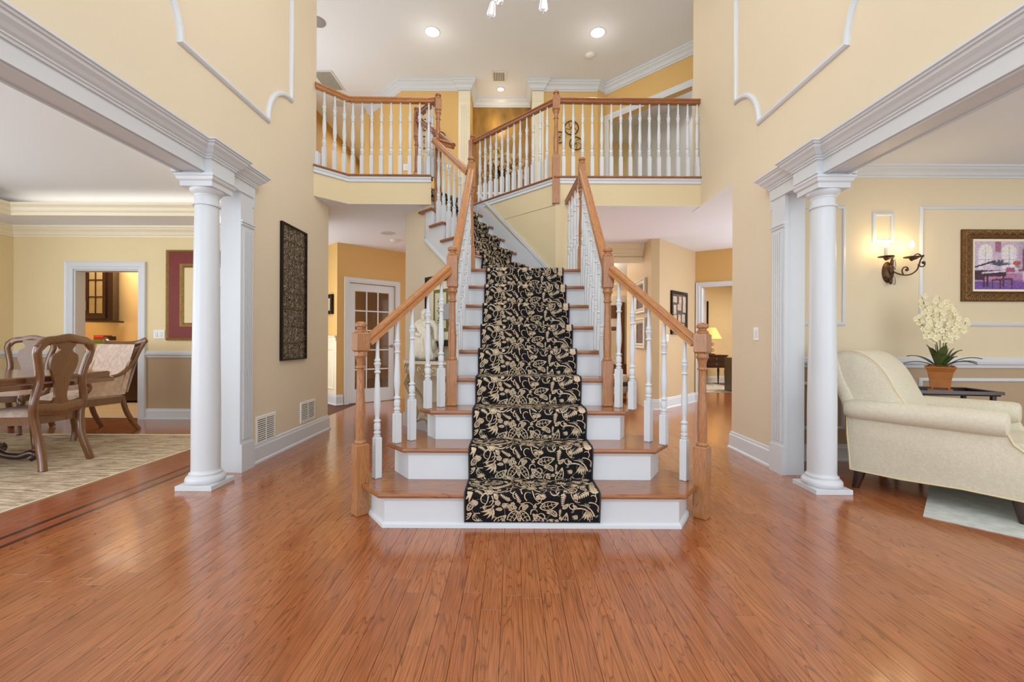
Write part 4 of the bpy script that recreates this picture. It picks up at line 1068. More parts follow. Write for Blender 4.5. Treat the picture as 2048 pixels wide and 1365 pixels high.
for sx_ in (-1,1):
    mb=MB().tube([(sx_*.36,-.14,ZTb-.15),(sx_*.42,-.17,ZTb-.28),(sx_*.34,-.15,ZTb-.45),(sx_*.26,-.12,.25),(sx_*.33,-.15,.07),(sx_*.38,-.17,.02)],[.045,.04,.022,.016,.02,.03],8)
    mb.tube([(sx_*.36,-.14,ZTb-.3),(sx_*.20,-.12,.45),(sx_*.10,-.10,.12),(sx_*.06,-.1,.03)],[.016,.014,.012,.02],6)
    obj('leg', mb, 'antique', ct, True)
obj('stretcher', MB().tube([(-.34,-.14,.12),(-.12,-.16,.20),(.12,-.16,.20),(.34,-.14,.12)],.016,6).ball((0,-.16,.21),.035), 'antique', ct, True)
stt = thing('statue','white marble statue of a seated robed figure on a dark base, on the console table','statue',tuple(ctr+wn*.17+Vector((-.03,.03,ZTb+.001))),R(-10))
obj('base', MB().cbox(-.15,.15,-.09,.09,0,.035,.004), 'espresso', stt)
M['marble']=mat('white_marble',(232,224,204),.45,nscale=20,namt=.04,bump=.2,bscale=60)
def folds(t_,s_): return 1+.10*math.sin(7*s_*6.283)*(1-t_*.6)+.05*math.sin(13*s_*6.283+2)
def rob(px_, n_=10):
    mb_.ball(*px_)
mb=MB()
for (x,y,z,r_,sz) in ((0,-.02,.09,.125,.75),(.05,-.05,.16,.10,1.0),(-.06,-.04,.15,.10,1.1),(0,-.03,.23,.098,.9),(0,.0,.31,.080,1.1),(0,.0,.39,.075,1.),(-.055,0,.415,.045,1.),(.055,0,.415,.045,1.),(0,-.005,.455,.034,1.3),(-.005,-.02,.515,.040,1.3),(-.005,.0,.53,.042,1.1),(-.01,-.045,.475,.026,1.6),(-.005,-.062,.508,.009,1.6),(-.02,-.055,.520,.011,.8),(.012,-.055,.520,.011,.8),(-.005,-.058,.492,.012,.7),(-.005,-.05,.455,.022,1.7),(.0,.012,.545,.040,.8),(.06,-.11,.22,.045,1.),(-.065,-.10,.21,.045,1.),(-.10,-.06,.05,.05,.8),(.10,-.07,.05,.055,.8),(.12,.02,.08,.05,1.2),(-.12,.02,.08,.05,1.2)): mb.ball((x,y,z),r_,16,11,sz)
for pts,rd in (([(-.075,0,.425),(-.125,-.02,.36),(-.12,-.07,.29),(-.05,-.12,.285),(0,-.12,.27)],[.036,.032,.028,.024,.02]),([(.075,0,.425),(.13,-.01,.36),(.145,-.05,.28),(.16,-.08,.22)],[.036,.033,.028,.024]),([(.03,-.06,.24),(.065,-.12,.235),(.075,-.125,.12),(.08,-.14,.045)],[.05,.05,.042,.034]),([(-.04,-.05,.24),(-.07,-.11,.22),(-.06,-.12,.12),(-.07,-.13,.045)],[.05,.05,.042,.034])): mb.tube(pts,rd,10)
for k in range(13):   # drapery folds falling over the lap
    x=-.12+k*.02; mb.tube([(x*.5,-.10-.02*math.cos(k),.27-.004*(k%3)),(x*.85,-.135,.20),(x,-.128-.012*(k%2),.10),(x*1.12,-.11,.035)],[.008,.012,.013,.012],6)
for k in range(9):
    a=-2.6+k*.26; mb.tube([(-.07+.03*math.cos(a),-.06,.40),( .0+.06*math.cos(a),-.085,.33),(.05+.05*math.cos(a),-.09,.27)],[.006,.009,.008],6)
fg=obj('figure', mb, 'marble', stt, True)
rm=fg.modifiers.new('remesh','REMESH'); rm.mode='VOXEL'; rm.voxel_size=.0055; rm.use_smooth_shade=True
sm=fg.modifiers.new('smooth','SMOOTH'); sm.iterations=2; sm.factor=.5
# botanical print with dark frame above
def bot(p): return ctr+Vector((-1,1,0)).normalized()*p
fr_=frame_on('picture_frame','black framed botanical print with three green insects hung above the console table','picture',tuple(bot(-.03)+Vector((0,0,1.02))),tuple(wn),.60,.80,.07,.035,'black','ivory',matw=.0)
obj('print', MB().box(-.14,.14,-.017,-.0135,.16,.64), mat('print_border',(120,110,60),.6,nscale=60,namt=.4), fr_)
obj('print', MB().box(-.105,.105,-.019,-.0165,.20,.60), mat('print_field',(226,222,186),.6), fr_)
mb=MB()
for (z_,s_) in ((.50,.05),(.40,.055),(.29,.05)):
    for a in range(8): 
        q=a*.785; mb.add([(0,-.0195,z_),(s_*math.cos(q)-.010*math.sin(q),-.0195,z_+s_*.8*math.sin(q)+.01*math.cos(q)),(s_*1.15*math.cos(q),-.0195,z_+s_*.9*math.sin(q)),(s_*math.cos(q)+.010*math.sin(q),-.0195,z_+s_*.8*math.sin(q)-.01*math.cos(q))],[(0,1,2,3)])
obj('motif', mb, mat('insect_green',(70,92,44),.6,nscale=50,namt=.3), fr_)
ws=thing('wall_sconce','grey box-shaded wall sconce with a gilt bracket beside the botanical print','sconce',tuple(bot(-.36)+Vector((0,0,1.30))),R(-45))
obj('shade',MB().cbox(-.10,.10,-.20,-.04,.0,.17,.006),mat('grey_shade',(168,168,172),.6),ws)
obj('bracket',MB().tube([(0,0,-.12),(0,-.08,-.16),(0,-.12,-.06),(0,-.12,0)],[.03,.022,.026,.015],8).ball((0,-.12,-.05),.035).tube([(-.05,-.1,-.02),(0,-.14,-.1),(.05,-.1,-.02)],.012,6),'gilt',ws,True)

# ---- ceiling fittings
def downlight(x,y,z,label,r_=.085,lit=True):
    t=thing('ceiling_light',label,'ceiling light',(x,y,z))
    obj('trim_ring',MB().lathe([(r_,0),(r_+.018,-.001),(r_+.020,-.006),(r_+.004,-.010),(r_,-.004)],28),'white',t,True)
    obj('lamp',MB().lathe([(.001,-.0065),(r_,-.0065),(r_,-.0045),(.001,-.0045)],28),'glow' if lit else mat('unlit_lens',(206,200,192),.4),t)
downlight(-1.24,6.57,ZT,'left of the two bright recessed lights in the high foyer ceiling',.10)
downlight(1.26,6.57,ZT,'right of the two bright recessed lights in the high foyer ceiling',.10)
downlight(-.25,8.06,ZT,'small recessed light over the gold niche',.055)
p=at(775,466.5,6.5); 
def onceil(px,py,z):
    dx,dy=px-1026,py-682.5; a,b=dx*_c+dy*_s,-dx*_s+dy*_c; d=870*(1.08-z)/b; return (a*d/870,d,z)
q_=onceil(775,466.5,ZC); downlight(q_[0],q_[1],ZC,'unlit recessed light in the low hall ceiling on the left',.085,False)
q_=onceil(679,207,ZT); downlight(q_[0],q_[1],ZT,'unlit recessed light in the upper ceiling behind the left balcony rail',.11,False)
def detector(p,label):
    t=thing('smoke_detector',label,'smoke detector',p)
    obj('body',MB().lathe([(.075,0),(.075,-.012),(.06,-.03),(.035,-.04),(.001,-.042)],24),'plate',t,True)
    obj('rim',MB().lathe([(.082,0),(.084,-.006),(.076,-.010)],24),'plate',t,True)
detector(onceil(1180,110,ZT),'round smoke detector on the high ceiling below the right recessed light')
detector(onceil(790,480,ZC),'round smoke detector on the low hall ceiling near the glazed door')
q_=onceil(634,43,ZT); t=thing('ceiling_speaker','round grey ceiling speaker at the edge of the high left wall','speaker',q_)
obj('grille',MB().lathe([(.12,0),(.12,-.008),(.105,-.012),(.001,-.012)],28),mat('grey_grille',(150,146,146),.6),t,True)
def cvent(p,w_,h_,label,n=7):
    t=thing('ceiling_vent',label,'vent',p)
    obj('backing',MB().box(-w_/2,w_/2,-h_/2,h_/2,-.004,0),mat('vent_shadow_c',(150,147,144),.8),t)
    obj('frame',MB().sweep([(-w_/2,-h_/2,-.003),(w_/2,-h_/2,-.003),(w_/2,h_/2,-.003),(-w_/2,h_/2,-.003)],[(-.0,0),(-.006,-.008),(.018,-.008),(.022,0)],closed=True),'plate',t)
    me=MB().obox((0,0,-.009),(.010,h_-.03,.004),ry=R(30)).mesh('slat'); me.materials.append(M['plate'])
    for k in range(n): o=obj('slat',me,None,t); o.location=(-w_/2+.03+k*(w_-.06)/(n-1),0,0)
cvent(onceil(998,153,ZT),.25,.30,'white slatted vent in the ceiling in front of the niche')
cvent(onceil(657,162,ZT),.36,.60,'large white slatted vent in the ceiling above the left balcony',11)

# ---- gallery wall pieces
M['iron']=mat('dark_iron',(60,44,26),.5,.5)
def rings(lst,label,Y=7.83):
    c0=at(lst[0][0],lst[0][1],Y); t=thing('ring_wall_art',label,'wall art',tuple(c0))
    for (px_,py_,r_) in lst:
        c=at(px_,py_,Y)-c0; mb=MB(); mb.tube([(c.x+r_*math.cos(a),-.0,c.z+r_*math.sin(a)) for a in [i*math.pi/14 for i in range(29)]],.009,6)
        for k in range(5):
            a=k*1.257+px_; mb.tube([(c.x+r_*math.cos(a),0,c.z+r_*math.sin(a)),(c.x+r_*.35*math.cos(a+.7),-.01,c.z+r_*.35*math.sin(a+.7)),(c.x,0,c.z)],.005,5)
        obj('ring',mb,'iron',t,True)
rings([(1143,256,.125),(1119,275,.10),(1152,287,.115)],'three interlinked dark iron rings on the wall behind the right gallery rail')
rings([(850,250,.10),(880,275,.10),(846,285,.11)],'three interlinked dark iron rings on the wall behind the left stair newels')
cn=thing('niche_table','low white console standing in the gold niche','table',(-.23,8.2,ZF))
obj('tabletop',MB().box(-.45,.45,-.17,.17,.74,.78),'ivory',cn)
for sx_ in (-1,1):
    for sy_ in (-1,1): obj('leg',MB().lathe([(.03,0),(.02,.05),(.03,.5),(.035,.74)],10,(sx_*.4,sy_*.12,0)),'ivory',cn,True)
ar=thing('floral_arrangement','golden dried flower arrangement in an urn inside the niche','plant',(-.23,8.2,ZF+.781))
M['dried']=mat('golden_petals',(214,176,110),.6,nscale=30,namt=.3)
obj('vase',MB().lathe([(.06,0),(.075,.02),(.04,.05),(.07,.10),(.115,.18),(.11,.24),(.06,.29),(.075,.31)],20),'gilt',ar,True)
rr=random.Random(5); mb=MB(); ml=MB()
for k in range(46):
    a=rr.uniform(0,6.28); sp=rr.uniform(.1,.42); h_=rr.uniform(.45,.95)*(1-sp*.5); e=Vector((sp*math.cos(a),sp*.35*math.sin(a),h_)); mb.tube([(0,0,.28),(e.x*.5,e.y*.5,.28+(h_-.28)*.6),tuple(e)],.004,4)
    for j in range(4):
        q=e+Vector((rr.uniform(-.05,.05),rr.uniform(-.03,.03),rr.uniform(-.08,.04)))
        for l in range(5):
            b=l*1.257; u=Vector((math.cos(b),rr.uniform(-.4,.4),math.sin(b)))*.038; v=Vector((-math.sin(b),0,math.cos(b)))*.012; ml.add([tuple(q),tuple(q+u*.6+v),tuple(q+u),tuple(q+u*.6-v)],[(0,1,2,3)])
obj('stems',mb,'iron',ar,kind='stuff'); obj('blossoms',ml,'dried',ar,kind='stuff')
p=at(1178,325,7.6)

# ---- chandelier over the foyer (only its lowest crystals hang into view)
M['crystal']=mat('crystal',(245,245,245),.02,namt=.0); b_=M['crystal'].node_tree.nodes['Principled BSDF']; b_.inputs['Transmission Weight'].default_value=.85; b_.inputs['IOR'].default_value=1.5
chn=thing('chandelier','crystal drop chandelier at the top of the picture, only its lowest drops in view','chandelier',(.02,3.2,ZT-.53))
obj('chain',MB().tube([(0,0,.53),(0,0,-1.0)],.008,6).lathe([(.06,.505),(.06,.52),(.02,.53)],16),'brass',chn)
obj('stem',MB().lathe([(.02,-.95),(.05,-1.0),(.025,-1.08),(.06,-1.2),(.03,-1.35),(.05,-1.42),(.01,-1.46)][::-1],16),'brass',chn,True)
def crystal(x,y,z,s_,rot=0.):
    mb=MB(); r_=.013*s_; mb.lathe([(.001,-.10*s_),(r_*1.9,-.078*s_),(r_*1.1,0),(.001,.012*s_)],6); mb.v=[(a+0,b*.45,c) for a,b,c in mb.v]
    mb.turn(Matrix.Rotation(rot,3,'Y')); o=obj('crystal_drop',mb,'crystal',chn); o.location=(x,y,z); return o
for k in range(6):
    a=k*1.047+.3; ex,ey=.30*math.cos(a),.30*math.sin(a)
    obj('arm',MB().tube([(0,0,-1.3),(ex*.5,ey*.5,-1.42),(ex,ey,-1.36),(ex*1.05,ey*1.05,-1.28)],.009,6),'brass',chn,True)
    obj('candle',MB().lathe([(.03,-1.28),(.014,-1.27),(.013,-1.17)],10,(ex*1.05,ey*1.05,0)),'ivory',chn,True)
for (px_,py_,s_,ro_) in ((986,2,1.3,.15),(1087,-10,1.3,0.),(993,-18,1.1,-.3),(1066,-14,.6,0)):
    p=at(px_,py_,3.0); crystal(p.x-.02,p.y-3.2,p.z-ZT+.53,s_,ro_); obj('hook',MB().tube([(p.x-.02,p.y-3.2,p.z-ZT+.54),((p.x-.02)*.97,(p.y-3.2)*.97,-1.40)],.0015,4),'brass',chn)
for k in range(5):
    a=k*1.257; crystal(.30*math.cos(a),.30*math.sin(a),-1.33,.7)
point('chandelier_light',(.02,3.2,4.3),52,(1,.98,.95),.3)
point('niche_light',(-.25,8.12,ZT-.5),4,(1,.85,.6),.04)
point('downlight_left',(-1.24,6.57,ZT-.3),1.6,(1,.93,.82),.06)
point('downlight_right',(1.26,6.57,ZT-.3),1.6,(1,.93,.82),.06)
# ================================================================ dining room furniture
def loft(mb, secs, n=12, pw=2.6):
    """secs: (centre, half a, half b, A dir, B dir) -> superellipse loft"""
    o=len(mb.v)
    for c,a,b,A,B in secs:
        for k in range(n):
            t=2*math.pi*k/n; cs,sn=math.cos(t),math.sin(t); x=math.copysign(abs(cs)**(2/pw),cs)*a; y=math.copysign(abs(sn)**(2/pw),sn)*b
            mb.v.append(tuple(Vector(c)+Vector(A)*x+Vector(B)*y))
    for i in range(len(secs)-1):
        for k in range(n): k2=(k+1)%n; mb.f.append((o+i*n+k,o+i*n+k2,o+(i+1)*n+k2,o+(i+1)*n+k))
    mb.f.append(tuple(o+k for k in range(n-1,-1,-1))); q=o+(len(secs)-1)*n; mb.f.append(tuple(q+k for k in range(n)))
    return mb
def limb(mb, pts, ha, hb, A=(1,0,0)):
    P=[Vector(p) for p in pts]; A=Vector(A); secs=[]
    for i,p in enumerate(P):
        d=(P[min(i+1,len(P)-1)]-P[max(i-1,0)]).normalized(); B=d.cross(A).normalized(); A2=B.cross(d).normalized()
        a=ha[i] if isinstance(ha,list) else ha; b=hb[i] if isinstance(hb,list) else hb; secs.append((p,a,b,A2,B))
    return loft(mb,secs,12)
def smoothpts(pts,k=4):
    P=[Vector(p) for p in pts]; out=[]
    for i in range(len(P)-1):
        p0,p1,p2,p3=P[max(i-1,0)],P[i],P[i+1],P[min(i+2,len(P)-1)]
        for j in range(k):
            t=j/k; out.append(.5*((2*p1)+(-p0+p2)*t+(2*p0-5*p1+4*p2-p3)*t*t+(-p0+3*p1-3*p2+p3)*t**3))
    out.append(P[-1]); return out
M['damask']=mat('damask_fabric',(206,182,166),.9,nscale=22,namt=.22,bump=.4,bscale=60)
M['nail']=mat('nailheads',(222,206,176),.4,.5)
def back_y(z): return -.215-.10*max(0,(z-.45))-.10*max(0,(z-.8))**1.5
def side_chair(label, loc, rz):
    t=thing('dining_chair',label,'chair',loc,rz)
    for sx_ in (-1,1):
        pts=[(sx_*.20,-.30,0),(sx_*.185,-.275,.10),(sx_*.175,-.235,.25),(sx_*.19,-.215,.42),(sx_*.205,-.225,.52),(sx_*.195,back_y(.62),.62),(sx_*.175,back_y(.74),.74),(sx_*.20,back_y(.88),.88),(sx_*.222,back_y(.97),.97),(sx_*.205,back_y(1.03),1.03)]
        obj('rear_post',limb(MB(),smoothpts(pts),.026,.028),'walnut',t,True)
        fp=[(sx_*.235,.235,.43),(sx_*.25,.262,.36),(sx_*.235,.25,.22),(sx_*.215,.225,.09),(sx_*.23,.25,.03),(sx_*.235,.262,0)]
        obj('leg',limb(MB(),smoothpts(fp),[.034]*4+[.034-.018*min(1,i/8) for i in range(10)]+[.018]*4+[.024]*3,[.034]*4+[.034-.018*min(1,i/8) for i in range(10)]+[.018]*4+[.024]*3),'walnut',t,True)
    cp=[(-.222,back_y(1.02),1.00),(-.17,back_y(1.05),1.052),(-.09,back_y(1.06)-.01,1.068),(0,back_y(1.07)-.015,1.086),(.09,back_y(1.06)-.01,1.068),(.17,back_y(1.05),1.052),(.222,back_y(1.02),1.00)]
    obj('crest_rail',limb(MB(),smoothpts(cp),.020,.036,(0,1,0)),'walnut',t,True)
    # vase splat, pierced each side by its outline
    prof=[(.50,.085),(.53,.088),(.55,.060),(.60,.048),(.68,.058),(.76,.080),(.84,.108),(.90,.112),(.94,.098),(.965,.060),(.99,.050),(1.02,.070),(1.06,.085)]
    pp=[(q.z,q.x) for q in smoothpts([(w_,0,z_) for z_,w_ in prof],3)]; prof=pp
    mb=MB(); vs=[]
    for z_,w_ in prof:
        y_=back_y(z_)-.0
        vs+=[(-w_,y_-.010,z_),(w_,y_-.010,z_),(w_,y_+.010,z_),(-w_,y_+.010,z_)]
    n_=len(prof); fs=[(0,1,2,3),tuple(4*(n_-1)+i for i in (3,2,1,0))]
    for k in range(n_-1):
        for i in range(4): j=(i+1)%4; fs.append((4*k+i,4*k+j,4*k+4+j,4*k+4+i))
    mb.add(vs,fs); obj('splat',mb,'walnut',t,True)
    obj('back_rail',limb(MB(),smoothpts([(-.19,-.225,.50),(-.09,-.228,.49),(0,-.228,.475),(.09,-.228,.49),(.19,-.225,.50)]),.018,.052,(0,1,0)),'walnut',t,True)
    mb=MB().prism([(-.19,-.20),(.19,-.20),(.255,.25),(.20,.275),(-.20,.275),(-.255,.25)],.37,.44); obj('seat_frame',mb,'walnut',t)
    mb=MB()
    def cu(u,v):
        x=(u-.5)*2; y=(v-.5)*2; w_=.20+.05*(v); e=max(abs(x),abs(y)); return (x*w_, -.19+v*.45, .44+.055*(1-max(0,abs(x))**6)*(1-abs(y)**6))
    mb.grid(cu,13,13); obj('seat_cushion',mb,'damask',t,True)
    return t
side_chair('carved walnut side chair nearest the camera, its vase splat back turned to the foyer',(-4.10,3.72,.0055),R(90))
side_chair('walnut splat back chair on the far side of the dining table at the left edge',(-5.78,5.02,.0055),R(196))
def armchair(label, loc, rz):
    t=thing('dining_armchair',label,'chair',loc,rz)
    def yb(z): return -.235-.28*max(0,z-.45)
    # upholstered inside back and seat
    mb=MB()
    def bk(u,v): x=(u-.5)*.60; z=.46+v*.56; return (x, yb(z)+.035+.02*(1-abs(u-.5)*2)**.5*(1-abs(v-.5)*2)**.5-.04*(1-(2*u-1)**2)+.04, z)
    mb.grid(bk,10,10); 
    def bk2(u,v): p=bk(u,v); return (p[0],yb(p[2])-.01,p[2])
    mb.grid(bk2,10,10); obj('back_pad',mb,'damask',t,True)
    mb=MB().grid(lambda u,v:((u-.5)*.56,-.22+v*.50,.42+.08*(1-abs(2*u-1)**6)*(1-abs(2*v-1)**6)),12,12); obj('seat_cushion',mb,'damask',t,True)
    obj('seat_frame',MB().prism([(-.27,-.24),(.27,-.24),(.30,.29),(-.30,.29)],.34,.42),'walnut',t)
    obj('crest_rail',limb(MB(),smoothpts([(-.33,yb(1.06)-.02,1.075),(-.26,yb(1.04),1.04),(-.10,yb(1.03),1.022),(.10,yb(1.03),1.022),(.26,yb(1.04),1.04),(.33,yb(1.06)-.02,1.075)]),.024,.034,(0,1,0)),'walnut',t,True)
    for sx_ in (-1,1):
        obj('frame_arm',limb(MB(),smoothpts([(sx_*.325,yb(1.06)-.02,1.07),(sx_*.295,yb(.95),.95),(sx_*.285,yb(.82)+.02,.82),(sx_*.30,-.20,.70),(sx_*.32,-.05,.655),(sx_*.325,.10,.665),(sx_*.325,.19,.68),(sx_*.325,.235,.655),(sx_*.32,.21,.62),(sx_*.315,.16,.60),(sx_*.31,.14,.54),(sx_*.30,.20,.46),(sx_*.29,.25,.42)]),.022,.020),'walnut',t,True)
        obj('side_panel',MB().add([(sx_*.29,-.22,.44),(sx_*.29,.15,.44),(sx_*.30,.12,.60),(sx_*.30,-.08,.645),(sx_*.29,-.20,.70),(sx_*.285,-.27,.84),(sx_*.27,-.33,.84),(sx_*.27,-.24,.44),
             (sx_*.265,-.22,.44),(sx_*.265,.15,.44),(sx_*.275,.12,.60),(sx_*.275,-.08,.645),(sx_*.265,-.20,.70),(sx_*.26,-.27,.84),(sx_*.255,-.33,.84),(sx_*.255,-.24,.44)],
             [(0,1,2,3,4,5,6,7),(15,14,13,12,11,10,9,8)]+[(i,8+i,8+(i+1)%8,(i+1)%8) for i in range(8)]),'damask',t)
        mb=MB()
        for k in range(14): mb.ball((sx_*.292,-.20+k*.026,.447),.006,6,4)
        for k in range(20): mb.ball((sx_*.262,yb(.50+k*.027)+.050,.50+k*.027),.0065,6,4)
        obj('nailheads',mb,'nail',t,kind='stuff')
        obj('leg',limb(MB(),smoothpts([(sx_*.26,-.22,.38),(sx_*.27,-.25,.24),(sx_*.285,-.31,.10),(sx_*.30,-.37,0)]),.022,.026),'walnut',t,True)
        obj('leg',limb(MB(),smoothpts([(sx_*.28,.26,.38),(sx_*.295,.275,.26),(sx_*.28,.25,.12),(sx_*.285,.265,0)]),[.032]*4+[.024]*9,[.032]*4+[.024]*9),'walnut',t,True)
armchair('walnut armchair upholstered in pale damask with nailhead trim, at the end of the dining table',(-4.86,4.93,.0),R(166))
# table
tb=thing('dining_table','dark polished wooden dining table on carved pedestal feet','table',(-5.2,3.65,.0055))
tp=[(-1.2,-.62),(1.12,-.62),(1.24,-.54),(1.26,.0),(1.24,.60),(1.14,.70),(-1.2,.70)]
mb=MB()
def outline(o_): return [(x+math.copysign(o_,x),y+math.copysign(o_,y)) for x,y in tp]
n_=len(tp); lv=[(0,.765),(.012,.757),(.012,.742),(-.01,.73),(-.01,.715),(-.03,.70),(-.035,.665)]; vs=[]
for o_,z_ in lv: vs+=[(x,y,z_) for x,y in outline(o_)]
fs=[tuple(range(n_)),tuple(range((len(lv)-1)*n_,len(lv)*n_))[::-1]]+[(k*n_+i,k*n_+(i+1)%n_,(k+1)*n_+(i+1)%n_,(k+1)*n_+i) for k in range(len(lv)-1) for i in range(n_)]
obj('tabletop',mb.add(vs,fs),wood('table_walnut',[(40,18,10),(100,56,32),(128,78,48)],'X',1.1,.1,coat=.6,contrast=.5),tb)
for px_ in (-.55,.55):
    obj('pedestal',MB().lathe([(.14,.66),(.15,.60),(.09,.55),(.12,.46),(.15,.38),(.10,.28),(.13,.22),(.13,.16),(.06,.10),(.045,.06),(.05,.03),(.02,.0)][::-1],24,(px_,0,0)),'espresso',tb,True)
    for k in range(4):
        a=R(45+90*k) if px_<0 else R(20+90*k); e=lambda r_,z_:(px_+r_*math.cos(a),r_*math.sin(a),z_)
        obj('foot',limb(MB(),smoothpts([e(.08,.24),e(.16,.20),e(.26,.09),e(.38,.05),e(.46,.075),e(.49,.05),e(.46,.025)]),.030,.028,(-math.sin(a),math.cos(a),0)),'espresso',tb,True)
# rug, with fringe
RT=[(-3.165,.6),(-3.165,4.88),(-6.4,4.88),(-6.4,.6)]
rug=thing('dining_rug','taupe and cream streaked wool rug under the dining table','rug',(-4.8,2.7,0))
M['rug']=None
m_=bpy.data.materials.new('streaked_wool'); m_.use_nodes=True; nt=m_.node_tree; b_=nt.nodes['Principled BSDF']; b_.inputs['Roughness'].default_value=.95; b_.inputs['Specular IOR Level'].default_value=.1
tc=nt.nodes.new('ShaderNodeTexCoord'); mp=nt.nodes.new('ShaderNodeMapping'); mp.inputs['Scale'].default_value=(4,34,1); nn_=nt.nodes.new('ShaderNodeTexNoise'); nn_.inputs['Scale'].default_value=1; nn_.inputs['Detail'].default_value=9; nn_.inputs['Roughness'].default_value=.82; nn_.inputs['Distortion'].default_value=.6
cr=nt.nodes.new('ShaderNodeValToRGB'); e=cr.color_ramp.elements; e[0].position=.35; e[0].color=s2l((84,64,48))+(1,); e[1].position=.60; e[1].color=s2l((226,212,188))+(1,); x=e.new(.47); x.color=s2l((170,148,122))+(1,)
nt.links.new(tc.outputs['Object'],mp.inputs[0]); nt.links.new(mp.outputs[0],nn_.inputs['Vector']); nt.links.new(nn_.outputs['Fac'],cr.inputs[0]); nt.links.new(cr.outputs[0],b_.inputs['Base Color']); M['rug']=m_
obj('pile',MB().prism([(x+4.8,y-2.7) for x,y in RT],.001,.005),'rug',rug)
obj('binding',MB().box(1.625,1.636,-2.1,2.18,.001,.006),'ivory',rug)
mb=MB(); rr=random.Random(9)
for k in range(420):
    x=-1.6+k*3.24/420; mb.tube([(x,2.18,.008),(x+rr.uniform(-.008,.008),2.205,.004),(x+rr.uniform(-.014,.014),2.235,.003)],.0028,3)
obj('fringe',mb,'ivory',rug,kind='stuff')
# dining wall pictures
M['maroon']=mat('maroon_panel',(116,26,16),.55,nscale=8,namt=.1)
mf=thing('wall_mirror_panel','large maroon and gilt framed picture on the dining room back wall, half behind the column','picture',(-4.02,DB,1.07))
def rect(w_,h_,z0,prof,m_,nm_): obj(nm_,MB().sweep([(-w_/2,0,z0),(w_/2,0,z0),(w_/2,0,z0+h_),(-w_/2,0,z0+h_)],prof,(0,-1,0),closed=True),m_,mf)
rect(1.34,1.22,0,[(0,0),(0,.03),(.02,.035),(.035,.02),(.035,0)],'gilt','outer_moulding')
rect(1.27,1.15,.035,[(0,0),(0,.02),(.15,.02),(.15,0)],'maroon','frame')
rect(.97,.85,.185,[(0,0),(0,.028),(.03,.034),(.05,.02),(.05,0)],'gilt','inner_moulding')
obj('picture',MB().box(-.44,.44,-.012,-.004,.23,.99),'cream',mf)
frame_on('picture_frame','small dark framed print glimpsed between the left column and its pilaster','picture',(-3.84,DB-.02,1.30),(0,-1,0),.22,.50,.03,.03,'black',mat('print_red',(140,70,50),.6,nscale=12,namt=.4))
t=frame_on('picture_frame','gilt picture frame on the dining room side wall at the left edge','picture',(-6.78,5.0,1.1),(1,0,0),1.1,1.2,.07,.03,'gilt','cream')
# pantry
M['tile']=mat('tumbled_tile',(206,164,100),.5,nscale=9,namt=.12)
PYb=8.1
cab=thing('wall_cabinet','espresso corner wall cabinet with a six pane glass door in the pantry','cabinet',tuple(at(200,640,7.3)*1.0))
cab.location=(at(164,640,7.3).x,7.3,at(168,641,7.3).z)
K=Vector((.52,-.0,0))
def cw(x_,z_): return (x_,0,z_)
cw_,ch_=.44,.98
obj('body',MB().prism([(0,.0),(cw_,.0),(cw_+.02,.06),(cw_-.08,.28),(0,.28)],-.0,ch_),'mahogany',cab)
obj('crown_base',MB().box(-.01,cw_+.03,-.03,.26,-.03,-.001),'mahogany',cab)
dr=obj('door',MB().box(.07,cw_-.03,-.022,-.001,.03,.11).box(.07,cw_-.03,-.022,-.001,ch_-.06,ch_-.001).box(.07,.12,-.0219,-.001,.1101,ch_-.0601).box(cw_-.08,cw_-.03,-.0219,-.001,.1101,ch_-.0601),'mahogany',cab)
M['cabglass']=mat('cabinet_glass',(168,146,106),.12,nscale=6,namt=.12)
gw2=(cw_-.12-.08)
for i in range(2):
    for j in range(3): obj('pane',MB().box(.12+gw2*i/2+.006,.12+gw2*(i+1)/2-.006,-.010,-.006,.11+j*.283+.008,.11+(j+1)*.283-.008),'cabglass',dr)
obj('muntin',MB().box(.12+gw2/2-.008,.12+gw2/2+.008,-.021,-.003,.11,ch_-.06).box(.12,cw_-.08,-.019,-.004,.11+.283-.009,.11+.283+.009).box(.12,cw_-.08,-.019,-.004,.11+.566-.009,.11+.566+.009),'mahogany',dr)
obj('handle',MB().tube([(.095,-.04,.16),(.095,-.04,.32)],.007,8),'nickel',cab,True)
ctp=thing('pantry_counter','pantry base counter with a dark cabinet, tiled wall and beverage cooler','cabinet',(-7.2,7.35,0))
obj('worktop',MB().box(-.5,1.15,-.05,.26,.88,.92),'stone',ctp); obj('body',MB().box(-.48,1.1,0,.26,.05,.88),'espresso',ctp)
wc=thing('beverage_cooler','glass fronted beverage cooler with a pale frame below the pantry counter','cooler',(-5.98,7.0,0))
obj('body',MB().box(0,.5,.03,.55,.05,.86),'espresso',wc); obj('door',MB().sweep([(0,.02,.08),(.5,.02,.08),(.5,.02,.84),(0,.02,.84)],[(0,0),(0,.02),(.05,.02),(.05,0)],(0,-1,0),closed=True),'nickel',wc)
obj('glass',MB().box(.05,.45,.01,.02,.13,.79),mat('dark_glass',(30,32,36),.08),wc)
